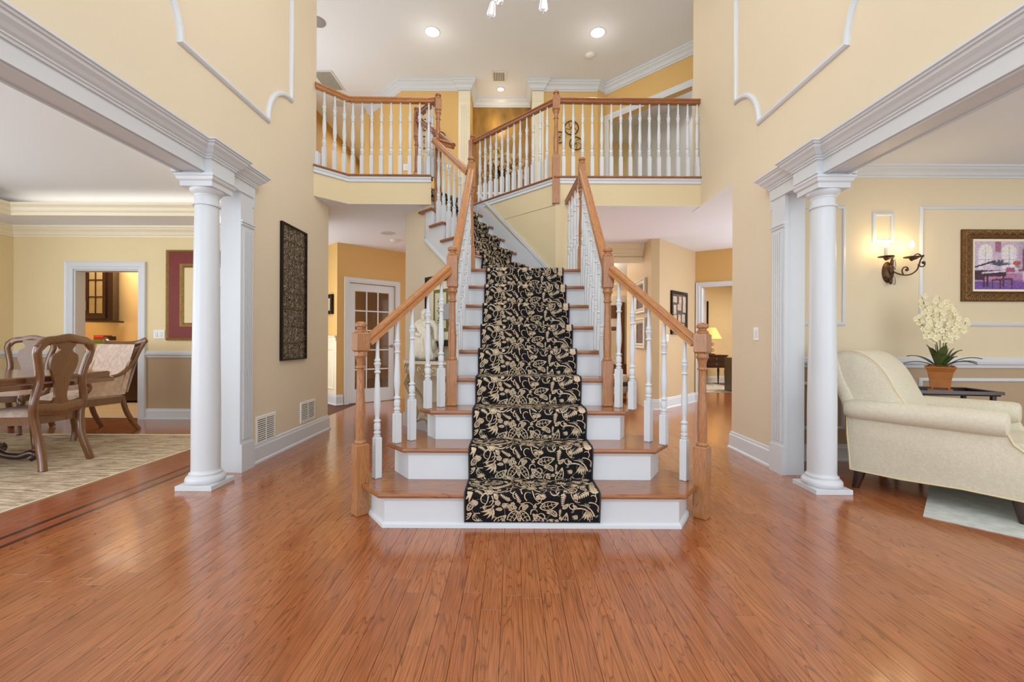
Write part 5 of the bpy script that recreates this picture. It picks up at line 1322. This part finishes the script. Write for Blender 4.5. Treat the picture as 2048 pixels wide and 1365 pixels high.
# diamond tiles of the splashback, each a piece of the wall
tw=bpy.data.objects.new('wall_pantry_tiles',None); C.objects.link(tw); tw['kind']='structure'
tme=MB().cbox(-.072,.072,-.006,0,-.072,.072,.003).turn(Matrix.Rotation(R(45),3,'Y')).mesh('tile'); tme.materials.append(M['tile'])
for i in range(9):
    for j in range(6):
        o=obj('tile',tme,None,tw); o.location=(-9.0+i*.212+(.106 if j%2 else 0),8.095,.98+j*.106)
def carton(name,label,px0,px1,py0,py1,Y,col):
    a,b=at(px0,py1,Y),at(px1,py0,Y); t=thing(name,label,'box',(a.x,Y,a.z)); obj('carton',MB().cbox(0,b.x-a.x,0,.16,0,b.z-a.z,.003),mat(name+'_card',col,.5,nscale=14,namt=.05),t); obj('lid',MB().box(.004,b.x-a.x-.004,.0-.002,.16,(b.z-a.z)*.72,(b.z-a.z)*.76),'plate',t)
carton('food_box','green and cream carton lying on the pantry counter',180,208,680,688,7.3,(96,140,70))
carton('food_box','red carton on top of the green carton in the pantry',187,207,671,680,7.3,(196,52,34))
carton('food_box','small black carton beside the red one in the pantry',208,215,673,681,7.3,(34,34,38))

# ================================================================ living room
SO=Vector((2.50,3.25,0)); ax=Vector((.60,-.80,0)); pxv=Vector((.80,.60,0))
ch=thing('chaise_lounge','cream textured chaise lounge with rolled arms beside the right column','chaise',tuple(SO+pxv*.38),math.atan2(-ax.x,ax.y))
M['boucle']=mat('cream_boucle',(226,218,196),.95,nscale=70,namt=.07,bump=.6,bscale=220,spec=.15)
M['piping']=mat('piping',(222,206,170),.9)
HWc=.38
def slab(prof, x0, x1, r_=.03, nb=3):
    """profile (y,z) closed, extruded x0..x1 with rounded ends"""
    cy=sum(p[0] for p in prof)/len(prof); cz=sum(p[1] for p in prof)/len(prof); mb=MB(); n=len(prof); rings=[]
    P=[Vector((0,a,b)) for a,b in prof]
    nor=[]
    for i in range(n):
        d=(P[(i+1)%n]-P[i-1]).normalized(); nor.append(Vector((0,d.z,-d.y)))
    ar=sum(prof[i][0]*prof[(i+1)%n][1]-prof[(i+1)%n][0]*prof[i][1] for i in range(n))
    sg=1 if ar>0 else -1
    for k in range(nb+1):
        a=math.pi/2*k/nb; rings.append((x0+r_*(1-math.sin(a)), r_*(1-math.cos(a))*1.0 if False else r_*(1-math.sin(a)) ))
    seq=[(x0+r_*(1-math.cos(a)), r_*(1-math.sin(a))) for a in [math.pi/2*k/nb for k in range(nb+1)]]
    seq+=[(x1-r_*(1-math.cos(a)), r_*(1-math.sin(a))) for a in [math.pi/2*k/nb for k in range(nb,-1,-1)]]
    for x_,ins in seq:
        for i in range(n): q=P[i]-nor[i]*sg*ins; mb.v.append((x_,q.y,q.z))
    for k in range(len(seq)-1):
        for i in range(n): j=(i+1)%n; mb.f.append((k*n+i,k*n+j,(k+1)*n+j,(k+1)*n+i))
    mb.f.append(tuple(range(n))); mb.f.append(tuple(range((len(seq)-1)*n,len(seq)*n))[::-1]); return mb
def cat(pr,k=4): 
    P=smoothpts([(0,a,b) for a,b in pr+[pr[0]]],k)[:-1]; return [(p.y,p.z) for p in P]
side=[(.02,.14),(.30,.135),(.60,.15),(.85,.145),(1.2,.12),(1.52,.14),(1.52,.40),(1.30,.385),(1.05,.37),(.90,.40),(.82,.47),(.78,.56),(.5,.56),(-.005,.56),(.0,.40),(.012,.26)]
for x0 in (HWc-.07,-HWc): obj('side_panel',slab(side,x0,x0+.07,.012,2),'boucle',ch,True)
obj('seat_base',slab([(.05,.15),(1.5,.15),(1.5,.36),(.05,.36)],-HWc+.05,HWc-.05,.01,2),'boucle',ch)
obj('seat_cushion',slab(cat([(.22,.36),(1.48,.36),(1.54,.41),(1.46,.46),(.9,.47),(.3,.47)],3),-HWc+.075,HWc-.075,.03,3),'boucle',ch,True)
for k in (.62,.92,1.2):
    obj('tufting',MB().tube([(-HWc+.1,k,.468),(0,k,.466),(HWc-.1,k,.468)],.004,6),'piping',ch)
obj('backrest',slab(cat([(.0,.50),(-.09,.78),(-.125,.90),(-.105,.985),(-.03,1.02),(.08,1.0),(.19,.90),(.27,.74),(.34,.56),(.34,.44),(.1,.42)],4),-HWc+.035,HWc-.035,.06,4),'boucle',ch,True)
obj('back_shell',slab(cat([(.05,.16),(.0,.45),(-.06,.70),(-.145,.88),(-.165,.95),(-.13,.995),(-.08,.98),(-.03,.80),(.08,.52),(.12,.16)],4),-HWc+.012,HWc-.012,.02,2),'boucle',ch,True)
for sx_ in (-1,1):
    mb=MB(); cx_=sx_*(HWc+.0)-sx_*.035
    secs=[]
    for y_,rx_,rz_ in ((-.02,.02,.02),(-.015,.06,.055),(.02,.078,.072),(.30,.085,.075),(.60,.088,.078),(.76,.088,.078),(.79,.082,.072),(.80,.06,.05),(.80,.01,.01)): secs.append(((cx_+sx_*.01,y_,.585+ (.0)),rx_,rz_,(1,0,0),(0,0,1)))
    obj('rolled_arm',loft(mb,secs,20,2.0),'boucle',ch,True)
    for y_,l_ in ((.07,-.03),(.84,.02),(1.46,.03)):
        obj('leg',limb(MB(),[(sx_*(HWc-.05),y_,.16),(sx_*(HWc-.045),y_+l_*.4,.08),(sx_*(HWc-.04),y_+l_,0)],[.040,.032,.022],[.040,.030,.022]),'espresso',ch,True)
pth=[(HWc+.002,a,b) for a,b in side]; obj('piping',MB().tube(pth+[pth[0]],.006,6),'piping',ch,True)
obj('piping',MB().tube([(HWc-.035,a,b) for a,b in cat([(.0,.50),(-.09,.78),(-.125,.90),(-.105,.985),(-.03,1.02),(.08,1.0),(.19,.90),(.27,.74),(.34,.56)],4)[:-3]],.006,6),'piping',ch,True)
# living rug
lr=thing('living_rug','pale blue grey speckled rug under the cream chaise','rug',(3.6,2.6,0))
c1=F_=None
def onfloor(px,py):
    dx,dy=px-1026,py-682.5; a,b=dx*_c+dy*_s,-dx*_s+dy*_c; d=870*1.08/b; return Vector((a*d/870,d,0))
A_=onfloor(1846,1034); B_=onfloor(2048,1079); C_=onfloor(1860,972)
e1=(B_-A_).normalized(); e2=(C_-A_).normalized()
pl=[A_,A_+e1*2.2,A_+e1*2.2+e2*.9,A_+e2*.9]
obj('pile',MB().prism([(p.x-3.6,p.y-2.6) for p in pl],.0005,.004),mat('speckled_blue_wool',(196,200,194),.95,nscale=16,namt=.16,spec=.1),lr)
# side table with planter
st_=thing('side_table','dark tray-top side table behind the chaise','table',(3.62,3.66,0),R(-10))
obj('tray',MB().box(-.28,.28,-.17,.17,.655,.668),'black',st_); obj('rim',MB().sweep([(-.28,-.17,.668),(.28,-.17,.668),(.28,.17,.668),(-.28,.17,.668)],[(0,0),(0,.022),(-.014,.026),(-.016,0)],closed=True),'espresso',st_)
for a in (-1,1):
    for b in (-1,1): obj('leg',MB().tube([(a*.25,b*.14,.655),(a*.24,b*.14,.3),(a*.26,b*.15,0)],[.02,.014,.016],8),'espresso',st_,True)
op=thing('potted_orchid','white orchid in a square rust-brown footed planter on the side table','plant',(3.535,3.60,.671),R(-42))
op.scale=(.76,.76,1)
M['copper']=mat('rust_planter',(170,104,48),.45,.15,nscale=14,namt=.14)
def sq(prof,m_,nm_):
    mb=MB(); mb.lathe([(r_*1.414,z_) for r_,z_ in prof],4,ang0=math.pi/4); return obj(nm_,mb,m_,op)
sq([(.098,0),(.098,.026)],'copper','foot_slab')
for a in (-1,1):
    for b in (-1,1): obj('foot',MB().ball((a*.065,b*.065,.034),.012,8,6),'copper',op,True)
sq([(.078,.042),(.080,.06),(.086,.11),(.100,.17),(.122,.205),(.124,.214),(.112,.214),(.10,.20)],'copper','planter')
rr=random.Random(21)
mb=MB()
for k in range(60): x,y=rr.uniform(-.10,.10),rr.uniform(-.10,.10); mb.tube([(x,y,.20),(x+rr.uniform(-.03,.03),y+rr.uniform(-.03,.03),.222),(x+rr.uniform(-.04,.04),y,.212)],.004,4)
obj('moss',mb,mat('brown_moss',(140,84,36),.9,nscale=50,namt=.3),op,kind='stuff')
M['leaf']=mat('orchid_leaf',(70,84,40),.4,nscale=18,namt=.25); M['petal']=mat('cream_petal',(240,230,190),.6,nscale=30,namt=.06); M['stalk']=mat('stalk',(104,88,48),.6)
for k in range(22):
    a=rr.uniform(0,6.28) if k>5 else (0.1,3.0,.5,2.6,-.2,3.4)[k]; L_=rr.uniform(.22,.34) if k>4 else rr.uniform(.30,.38); up_=rr.uniform(.9,1.45) if k>4 else rr.uniform(.45,.7); w_=rr.uniform(.026,.040)
    mb=MB(); secs=[]; h0=Vector((.03*math.cos(a),.03*math.sin(a),.21)); d=Vector((math.cos(a)*math.cos(up_),math.sin(a)*math.cos(up_)*.7,math.sin(up_))); q=Vector((-math.sin(a),math.cos(a),0)); vs=[];fs=[]
    for i in range(8):
        t_=i/7; p=h0+d*L_*t_+Vector((0,0,-.10*t_*t_*L_/.25)); ww=w_*math.sin(math.pi*min(.97,.12+t_*.88)); vs+=[tuple(p+q*ww),tuple(p-Vector((0,0,.006))),tuple(p-q*ww)]
    for i in range(7): fs+=[(3*i,3*i+1,3*i+4,3*i+3),(3*i+1,3*i+2,3*i+5,3*i+4)]
    obj('leaf',mb.add(vs,fs),'leaf',op,True)
for (bx,by,tx,tz) in ((-.03,0,-.15,.80),(-.02,.02,-.09,.74),(0,0,-.01,.79),(.02,.02,.07,.75),(.03,-.01,.14,.66),(.035,.01,.20,.58),(-.02,-.02,-.18,.62)):
    pts=smoothpts([(bx,by,.2),(bx*1.3,by,.40),(bx+(tx-bx)*.6,by,.2+(tz-.2)*.75),(tx,by,tz)],5)
    stk=obj('stem',MB().tube([tuple(p) for p in pts],.004,5),'stalk',op,True)
    for k in range(19):
        t_=.40+.60*k/18; p=pts[min(int(t_*(len(pts)-1)),len(pts)-1)]; c=Vector(p)+Vector((rr.uniform(-.035,.035),rr.uniform(-.05,.01),rr.uniform(-.01,.02))); mb=MB(); s_=rr.uniform(.020,.030)*(1.1-.5*max(0,t_-.8)*3); ph=rr.uniform(0,1)
        for l in range(5):
            b=ph+l*1.257; u=Vector((math.cos(b),-.25,math.sin(b)))*s_; v=Vector((-math.sin(b),rr.uniform(-.2,.2),math.cos(b)))*s_*.42; mb.add([tuple(c),tuple(c+u*.35+v),tuple(c+u*.8+v*.9),tuple(c+u*1.05),tuple(c+u*.8-v*.9),tuple(c+u*.35-v)],[(0,1,2,3,4,5)])
        mb.ball(tuple(c+Vector((0,-.006,0))),s_*.2,5,4); obj('blossom',mb,'petal',stk)
# candle sconce
def sp(cx,cz,r0,a0,turns,y_,n=18): return [(cx+r0*(1-k/n*.85)*math.cos(a0+turns*k/n), y_, cz+r0*(1-k/n*.85)*math.sin(a0+turns*k/n)) for k in range(n+1)]
SC=at(1775,545,LB); sc_=thing('wall_sconce','bronze scrolled wall sconce with two lit candle bulbs above the chaise','sconce',tuple(SC))
M['agedbronze']=mat('aged_bronze',(92,66,42),.45,.6,nscale=40,namt=.3)
mb=MB().lathe([(.001,-.03),(.04,-.028),(.065,-.015),(.072,0)],22,sx=.75,sy=1.35).turn(Matrix.Rotation(R(-90),3,'X')); obj('backplate',mb,'agedbronze',sc_,True)
obj('leaf_ornament',MB().ball((0,-.032,.02),.020,12,8,2.2).ball((.010,-.035,.085),.014,12,8,2.6).ball((.005,-.028,-.085),.015,12,8,2.0).tube(sp(.0,.02,.04,0,6,-.034),.004,5).tube(sp(.0,-.04,.035,3,6,-.030),.004,5),'agedbronze',sc_,True)
c1_=at(1772,500,3.86)-SC; c2_=at(1823.5,501,3.86)-SC
yv=-.10
arm=smoothpts([(.03,-.03,0),(.07,-.06,-.03),(.12,-.09,-.035),(.17,-.10,-.0),(.185,-.11,.05),(.20,-.11,.10),(.225,-.11,.135),(c2_.x,-.11,c2_.z-.09)],4)
obj('arm',MB().tube([tuple(p) for p in arm],.006,7).tube(sp(.10,.008,.045,-2.2,-5.2,-.08),.0055,6).tube(sp(.165,.115,.045,-.4,5.4,-.11),.0055,6).tube(sp(.215,.065,.04,3.4,5.2,-.11),.0055,6).ball((.105,-.08,.01),.014,8,6).ball((.15,-.11,.11),.014,8,6).ball((.225,-.11,.07),.014,8,6),'agedbronze',sc_,True)
obj('arm',MB().tube([(0,-.04,.11),(-.008,-.08,.13),(c1_.x,-.11,c1_.z-.09)],.006,7),'agedbronze',sc_,True)
for c in (c1_,c2_):
    cup=obj('drip_pan',MB().lathe([(.006,-.095),(.016,-.08),(.02,-.07),(.056,-.064),(.060,-.058),(.02,-.062)],20,(c.x,-.11,c.z)),'agedbronze',sc_,True)
    obj('candle',MB().lathe([(.0145,-.062),(.0145,.022),(.012,.024)],14,(c.x,-.11,c.z)),'ivory',cup,True)
    obj('bulb',MB().lathe([(.010,.022),(.018,.040),(.017,.055),(.009,.078),(.001,.094)],14,(c.x,-.11,c.z)),'bulb',cup,True)
    point('sconce_light',tuple(SC+Vector((c.x,-.11,c.z+.05))),1.9,(1,.74,.38),.03)
obj('crystal_drop',MB().lathe([(.001,-.075),(.014,-.055),(.008,0),(.001,.01)],6,(-.005,-.075,-.055)),'crystal',sc_); obj('crystal_drop',MB().lathe([(.001,-.075),(.012,-.055),(.006,0),(.001,.01)],6,(-.005,-.08,.10)),'crystal',sc_)

# painting: colours painted on a fine grid, a music room with grand piano
PW,PH=1.10,.655; pa=at(1925,603,3.95); NX,NZ=300,190
def paint():
    X,Z=np.meshgrid(np.linspace(0,1,NX),np.linspace(0,1,NZ)); rs=np.random.RandomState(4)
    def nz(k): a=rs.rand(NZ//k+2,NX//k+2); a=np.kron(a,np.ones((k,k)))[:NZ,:NX]; return a-.5
    img=np.zeros((NZ,NX,3)); 
    def blend(mask,c,al=1.): img[mask]=img[mask]*(1-al)+np.array(c)/255*al
    img[:]=np.array((196,176,196))/255; blend(Z<.34,(168,120,160)); blend(Z<.16,(112,80,150)); blend((Z<.2)&(X>.3),(120,82,160),.7)
    def win(x,w): blend((abs(X-x)<w)&(Z>.42)&(Z<.80),(222,216,220)); blend(((X-x)**2/w**2+(Z-.80)**2/.14**2<1)&(Z>=.8),(226,218,206)); 
    for x in (.115,.36,.60): win(x,.075)
    for x in (.115,.36,.60): blend((abs(X-x)<.003)&(Z>.42)&(Z<.9),(170,150,180)); blend((abs(X-x)<.075)&(abs(Z-.62)<.006),(170,150,180))
    blend((X>.215)&(X<.275)&(Z>.78),(150,84,116),.8); blend((X>.46)&(X<.53)&(Z>.3),(170,150,176),.7)
    blend((X>.50)&(X<.66)&(Z>.40)&(Z<.84),(110,66,92)); 
    for j in range(4): blend((X>.52)&(X<.64)&(abs(Z-(.47+j*.09))<.028),(196,170,190),.8)
    # palm, flowers
    for k in range(60): 
        a=rs.uniform(.2,2.9); l=rs.uniform(.05,.13); t=np.clip(((X-.26)*np.cos(a)+(Z-.50)*np.sin(a)),0,l); d=np.hypot(X-.26-t*np.cos(a),(Z-.50-t*np.sin(a))*.7); blend(d<.004,(74,74,96),.8)
    blend(((X-.44)**2/.0016+(Z-.55)**2/.0022<1),(186,64,70),.9); blend(((X-.445)**2/.0006+(Z-.49)**2/.0008<1),(120,140,140),.9)
    # piano
    blend((X<.33-.0*Z)&(Z>.27)&(Z<.40)&(Z>.27+.12*(X-.0)*0),(60,34,52)); blend((X<.10)&(Z>.2)&(Z<.4),(64,38,58)); blend((abs(Z-(.33+.17*X))<.018)&(X>.08)&(X<.33),(210,200,220))
    blend((abs(Z-(.46+ .62*X))<.016)&(X<.22),(52,34,52)); blend((X>.09)&(X<.22)&(Z>.42)&(Z<.50),(206,188,208))
    for x in (.10,.135,.30): blend((abs(X-x)<.009)&(Z>.05)&(Z<.28),(64,36,60))
    blend((X>.18)&(X<.40)&(abs(Z-(.19+.15*(X-.18)))<.022),(104,44,70)); 
    for x in (.19,.27,.39): blend((abs(X-x)<.006)&(Z>.02)&(Z<.2),(80,36,64))
    # table and chairs
    blend((X>.46)&(X<.70)&(abs(Z-.40)<.02),(130,76,110)); blend((X>.50)&(X<.57)&(Z>.16)&(Z<.38),(212,190,208)); blend((X>.60)&(X<.75)&(Z>.22)&(Z<.34),(176,72,104)); blend((X>.33)&(X<.42)&(Z>.36)&(Z<.46),(158,84,122))
    blend((X>.78)&(X<.96)&(Z>.20)&(Z<.46),(190,140,150)); blend((X>.74)&(X<.78)&(Z>.05)&(Z<.5),(110,66,92)); blend((X>.8)&(X<.9)&(Z>.5)&(Z<.7),(200,130,130),.6)
    jj,ii=np.mgrid[0:NZ,0:NX]; out=img.copy()
    for (cnt,ln,wd,amp) in ((1500,4.5,1.8,.08),(3600,2.6,1.1,.11)):
        for k in range(cnt):
            x=rs.randint(0,NX); y=rs.randint(0,NZ); th=rs.choice([0.,1.57,.6,-.6])+rs.randn()*.3; c=img[y,x]+rs.randn(3)*amp*.6+rs.randn()*amp*.5
            x0,x1,y0,y1=max(0,x-7),min(NX,x+8),max(0,y-7),min(NZ,y+8); dx=ii[y0:y1,x0:x1]-x; dy=jj[y0:y1,x0:x1]-y
            u=dx*math.cos(th)+dy*math.sin(th); v=-dx*math.sin(th)+dy*math.cos(th); m=((u/ln)**2+(v/wd)**2<1); out[y0:y1,x0:x1][m]=out[y0:y1,x0:x1][m]*.35+c*.65
    img=out
    return np.clip(img,0,1)
pt=thing('painting','ornate bronze framed painting of a purple music room with a grand piano','picture',(pa.x+PW/2,LB-.002,pa.z))
bwd=.115
obj('frame',MB().sweep([(-PW/2,0,0),(PW/2,0,0),(PW/2,0,PH),(-PW/2,0,PH)],[(0,0),(0,.016),(.01,.026),(.035,.03),(.045,.024),(.055,.018),(.07,.017),(.080,.022),(.095,.014),(.095,0)],(0,-1,0),closed=True),mat('carved_bronze_frame',(112,78,42),.42,.5,nscale=60,namt=.45,bump=.8,bscale=110),pt)
obj('liner',MB().sweep([(-PW/2+.09,-.004,.09),(PW/2-.09,-.004,.09),(PW/2-.09,-.004,PH-.09),(-PW/2+.09,-.004,PH-.09)],[(0,0),(0,.02),(.02,.014),(.02,0)],(0,-1,0),closed=True),'ivory',pt)
mb=MB()
for (x0,z0,x1,z1) in ((-PW/2+.02,.02,PW/2-.02,.02),(-PW/2+.02,PH-.02,PW/2-.02,PH-.02),(-PW/2+.02,.02,-PW/2+.02,PH-.02)):
    L_=math.hypot(x1-x0,z1-z0); n_=int(L_/.016)
    for k in range(n_): mb.ball((x0+(x1-x0)*(k+.5)/n_,-.028,z0+(z1-z0)*(k+.5)/n_),.006,5,4)
obj('beading',mb,'gilt',pt,kind='stuff')
mb=MB(); n1=int(PW/.036); n2=int(PH/.036)
def sc1(cx,cz,fl_):
    mb.tube([(cx+.011*(1-k/9)*math.cos(k*.8*fl_),-.030,cz+.011*(1-k/9)*math.sin(k*.8)) for k in range(8)],.0035,4)
for k in range(n1-1):
    for zc in (.034,PH-.034): sc1(-PW/2+(k+.5)*PW/n1,zc,1 if k%2 else -1); sc1(-PW/2+(k+1.0)*PW/n1,zc+(.012 if k%2 else -.012),-1)
for k in range(n2-1):
    for xc in (-PW/2+.034,PW/2-.034): sc1(xc,(k+.5)*PH/n2,1 if k%2 else -1); sc1(xc+(.012 if k%2 else -.012),(k+1.0)*PH/n2,-1)
obj('carving',mb,'gilt',pt,kind='stuff')
img=paint(); cwid,chei=PW-.22,PH-.22
me=bpy.data.meshes.new('canvas'); vs=[(-cwid/2+cwid*i/(NX-1),-.014,.11+chei*j/(NZ-1)) for j in range(NZ) for i in range(NX)]
me.from_pydata(vs,[],[(j*NX+i,j*NX+i+1,(j+1)*NX+i+1,(j+1)*NX+i) for j in range(NZ-1) for i in range(NX-1)])
ca=me.color_attributes.new('Col','FLOAT_COLOR','POINT'); lin=np.where(img<=.04045,img/12.92,((img+.055)/1.055)**2.4); ca.data.foreach_set('color',np.concatenate([lin,np.ones((NZ,NX,1))],2).reshape(-1).astype(np.float32))
me.materials.append(vcol('oil_paint',.5)); o=bpy.data.objects.new('canvas',me); C.objects.link(o); o.parent=pt

# ================================================================ hall right and rooms beyond
U45=Vector((1,-1,0)).normalized(); W0=Vector((2.30,6.84,0)); Wd=Vector((1,1,0)).normalized()
fr_=frame_on('picture_frame','tall black framed photo collage on the angled hall wall','picture',tuple(W0+Wd*.68+U45*.004+Vector((0,0,1.20))),tuple(U45),.60,.72,.045,.03,'black',mat('collage_mat',(70,52,44),.6))
rr=random.Random(2); mb=MB()
for i in range(3):
    for j in range(4):
        x,z=-.16+i*.16+rr.uniform(-.03,.03),.12+j*.155+rr.uniform(-.03,.03); a_,b_2=rr.choice(((.05,.075),(.075,.05),(.06,.07))); yy=-.0135-.002*rr.random(); mb.box(x-a_,x+a_,yy-.003,yy,z-b_2,z+b_2)
obj('photographs',mb,mat('photo_prints',(176,156,140),.5,nscale=22,namt=.4),fr_)
for z_,l_ in ((1.21,'upper'),(.62+.02,'lower')):
    frame_on('picture_frame',f'{l_} of two silver framed floral reliefs on the wall facing the great room','picture',(2.168,7.35,1.55 if l_=='upper' else .96),(-1,0,0),.60,.57 if l_=='upper' else .51,.09,.05,'silverf',mat('relief_'+l_,(96,70,60),.6,nscale=26,namt=.6,bump=.6,bscale=60),None)
arm_=thing('armoire','tall dark wood and cream media armoire in the great room beyond the stairs','cabinet',(1.55,8.9,0))
obj('body',MB().box(0,.78,0,.5,0,1.90),'ivory',arm_); obj('cornice',MB().sweep([(-.02,.5,1.90),(-.02,0,1.90),(.80,0,1.90),(.80,.5,1.90)],[(0,0),(0,.12),(.07,.12),(.06,.08),(.02,.03)],),'ivory',arm_)
obj('cornice_post',MB().box(.60,.72,-.04,0,0,1.88),'walnut',arm_); obj('shelf_band',MB().box(.02,.6,-.012,0,1.30,1.38).box(.02,.6,-.012,0,1.55,1.82),'walnut',arm_)
for k in range(7): obj('door_slat',MB().box(.05+k*.075,.11+k*.075,-.012,0,.72,1.27),'cream',arm_)
obj('base_chest',MB().box(.0,.8,-.05,0,0,.62),'walnut',arm_)
ot=thing('armchair','striped silver and cream chair partly hidden behind the right balusters','chair',(1.78,8.0,0),R(20))
obj('seat',MB().lathe([(.30,.14),(.33,.20),(.33,.42),(.30,.47),(.01,.48)],28),mat('striped_silk',(196,188,176),.6,nscale=30,namt=.3,stretch=(1,1,9)),ot,True)
obj('band',MB().lathe([(.335,.28),(.345,.30),(.345,.34),(.335,.36)],28),mat('dark_band',(70,62,58),.5),ot,True)
for k in range(3): a=k*2.09; obj('leg',MB().tube([(.24*math.cos(a),.24*math.sin(a),.15),(.26*math.cos(a),.26*math.sin(a),0)],[.03,.018],8),'espresso',ot,True)
# bright ceiling beams of the great room
mb=MB()
for k in range(4): mb.obox((1.4+k*.35,9.6,2.45),(.10,3.0,.12),rz=R(-32))
mb.box(1.0,2.2,8.6,8.7,2.1,2.2); struct('trim_23', mb, 'ivory')
# study
sk=thing('end_table','dark end table with two drawers under the lit lamp in the study','table',(4.74,10.72,0))
obj('top',MB().box(-.02,.56,-.02,.45,.73,.76),'espresso',sk); obj('case',MB().box(0,.54,0,.43,.44,.73),'espresso',sk)
for z_ in (.60,.47):
    d_=obj('drawer',MB().cbox(.04,.50,-.012,.0,z_,z_+.115,.003),'espresso',sk); obj('knob',MB().ball((.27,-.02,z_+.058),.014),'nickel',d_,True)
for a in (.03,.51):
    for b in (.03,.40): obj('leg',MB().lathe([(.012,0),(.018,.1),(.03,.38),(.02,.40),(.03,.44)],10,(a,b,0)),'espresso',sk,True)
lp=thing('table_lamp','lit table lamp with an amber bell shade and scrolled base on the end table','lamp',(4.95,10.9,.761))
obj('shade',MB().grid(lambda u,v:((.12+.14*(1-v)**1.0)*math.cos(u*6.2832)*(1),(.12+.14*(1-v))*math.sin(u*6.2832),.40+v*.27),28,5,True),'shade',lp,True)
obj('base',MB().lathe([(.11,0),(.11,.02),(.03,.035)],20),'agedbronze',lp,True)
mb=MB().tube([(0,0,.03),(0,0,.44)],.012,8)
for k in range(4):
    a=k*1.57; mb.tube([(q_[0]*math.cos(a),q_[0]*math.sin(a),q_[2]) for q_ in sp(.045,.12,.05,-1.6,5,0)],.006,5); mb.tube([(q_[0]*math.cos(a),q_[0]*math.sin(a),q_[2]) for q_ in sp(.045,.25,.045,1.6,-5,0)],.006,5)
obj('scrolled_stem',mb,'agedbronze',lp,True)
point('lamp_light',(4.95,10.9,1.28),4.5,(1,.72,.36),.05)
t=thing('study_rug','black and white floral rug on the study floor','rug',(4.75,10.15,0))
obj('pile',MB().box(-.8,.45,-.9,.9,.0005,.004),mat('floral_wool',(196,196,190),.95,nscale=9,namt=.7),t)
ck=thing('study_chest','dark chest just inside the study at the edge of the right foyer wall','cabinet',(4.72,9.2,0))
obj('body',MB().cbox(0,.5,0,.5,0,.74,.005),'espresso',ck); obj('drawer',MB().cbox(.04,.46,-.012,0,.50,.68,.003),'espresso',ck); obj('drawer',MB().cbox(.04,.46,-.012,0,.10,.46,.003),'espresso',ck)
frame_on('picture_frame','narrow dark red picture on the study wall beside the lamp','picture',(5.0,11.49,1.30),(0,-1,0),.30,.85,.04,.03,'black',mat('red_print',(110,40,24),.6,nscale=5,namt=.3))
struct('baseboard_study', MB().sweep([(3.6,11.5,0),(6.2,11.5,0)],[(-a,b) for a,b in bp_]),'white')

# repeats carry a common group
GROUPS = {'column': 'columns at the room openings', 'balcony_railing': 'gallery balcony railings', 'air_vent': 'wall vents on the left foyer wall', 'ceiling_light': 'recessed ceiling lights',
          'smoke_detector': 'ceiling smoke detectors', 'ceiling_vent': 'upper ceiling vents', 'dining_chair': 'dining side chairs', 'food_box': 'boxes on the pantry counter', 'picture_frame': 'framed wall pictures',
          'light_switch': 'wall plates', 'ring_wall_art': 'iron ring wall art', 'wall_sconce': 'wall sconces'}
for o in list(bpy.context.scene.objects):
    if o.parent is None and 'category' in o:
        k = o.name.split('.')[0]
        if k in GROUPS: o['group'] = GROUPS[k]
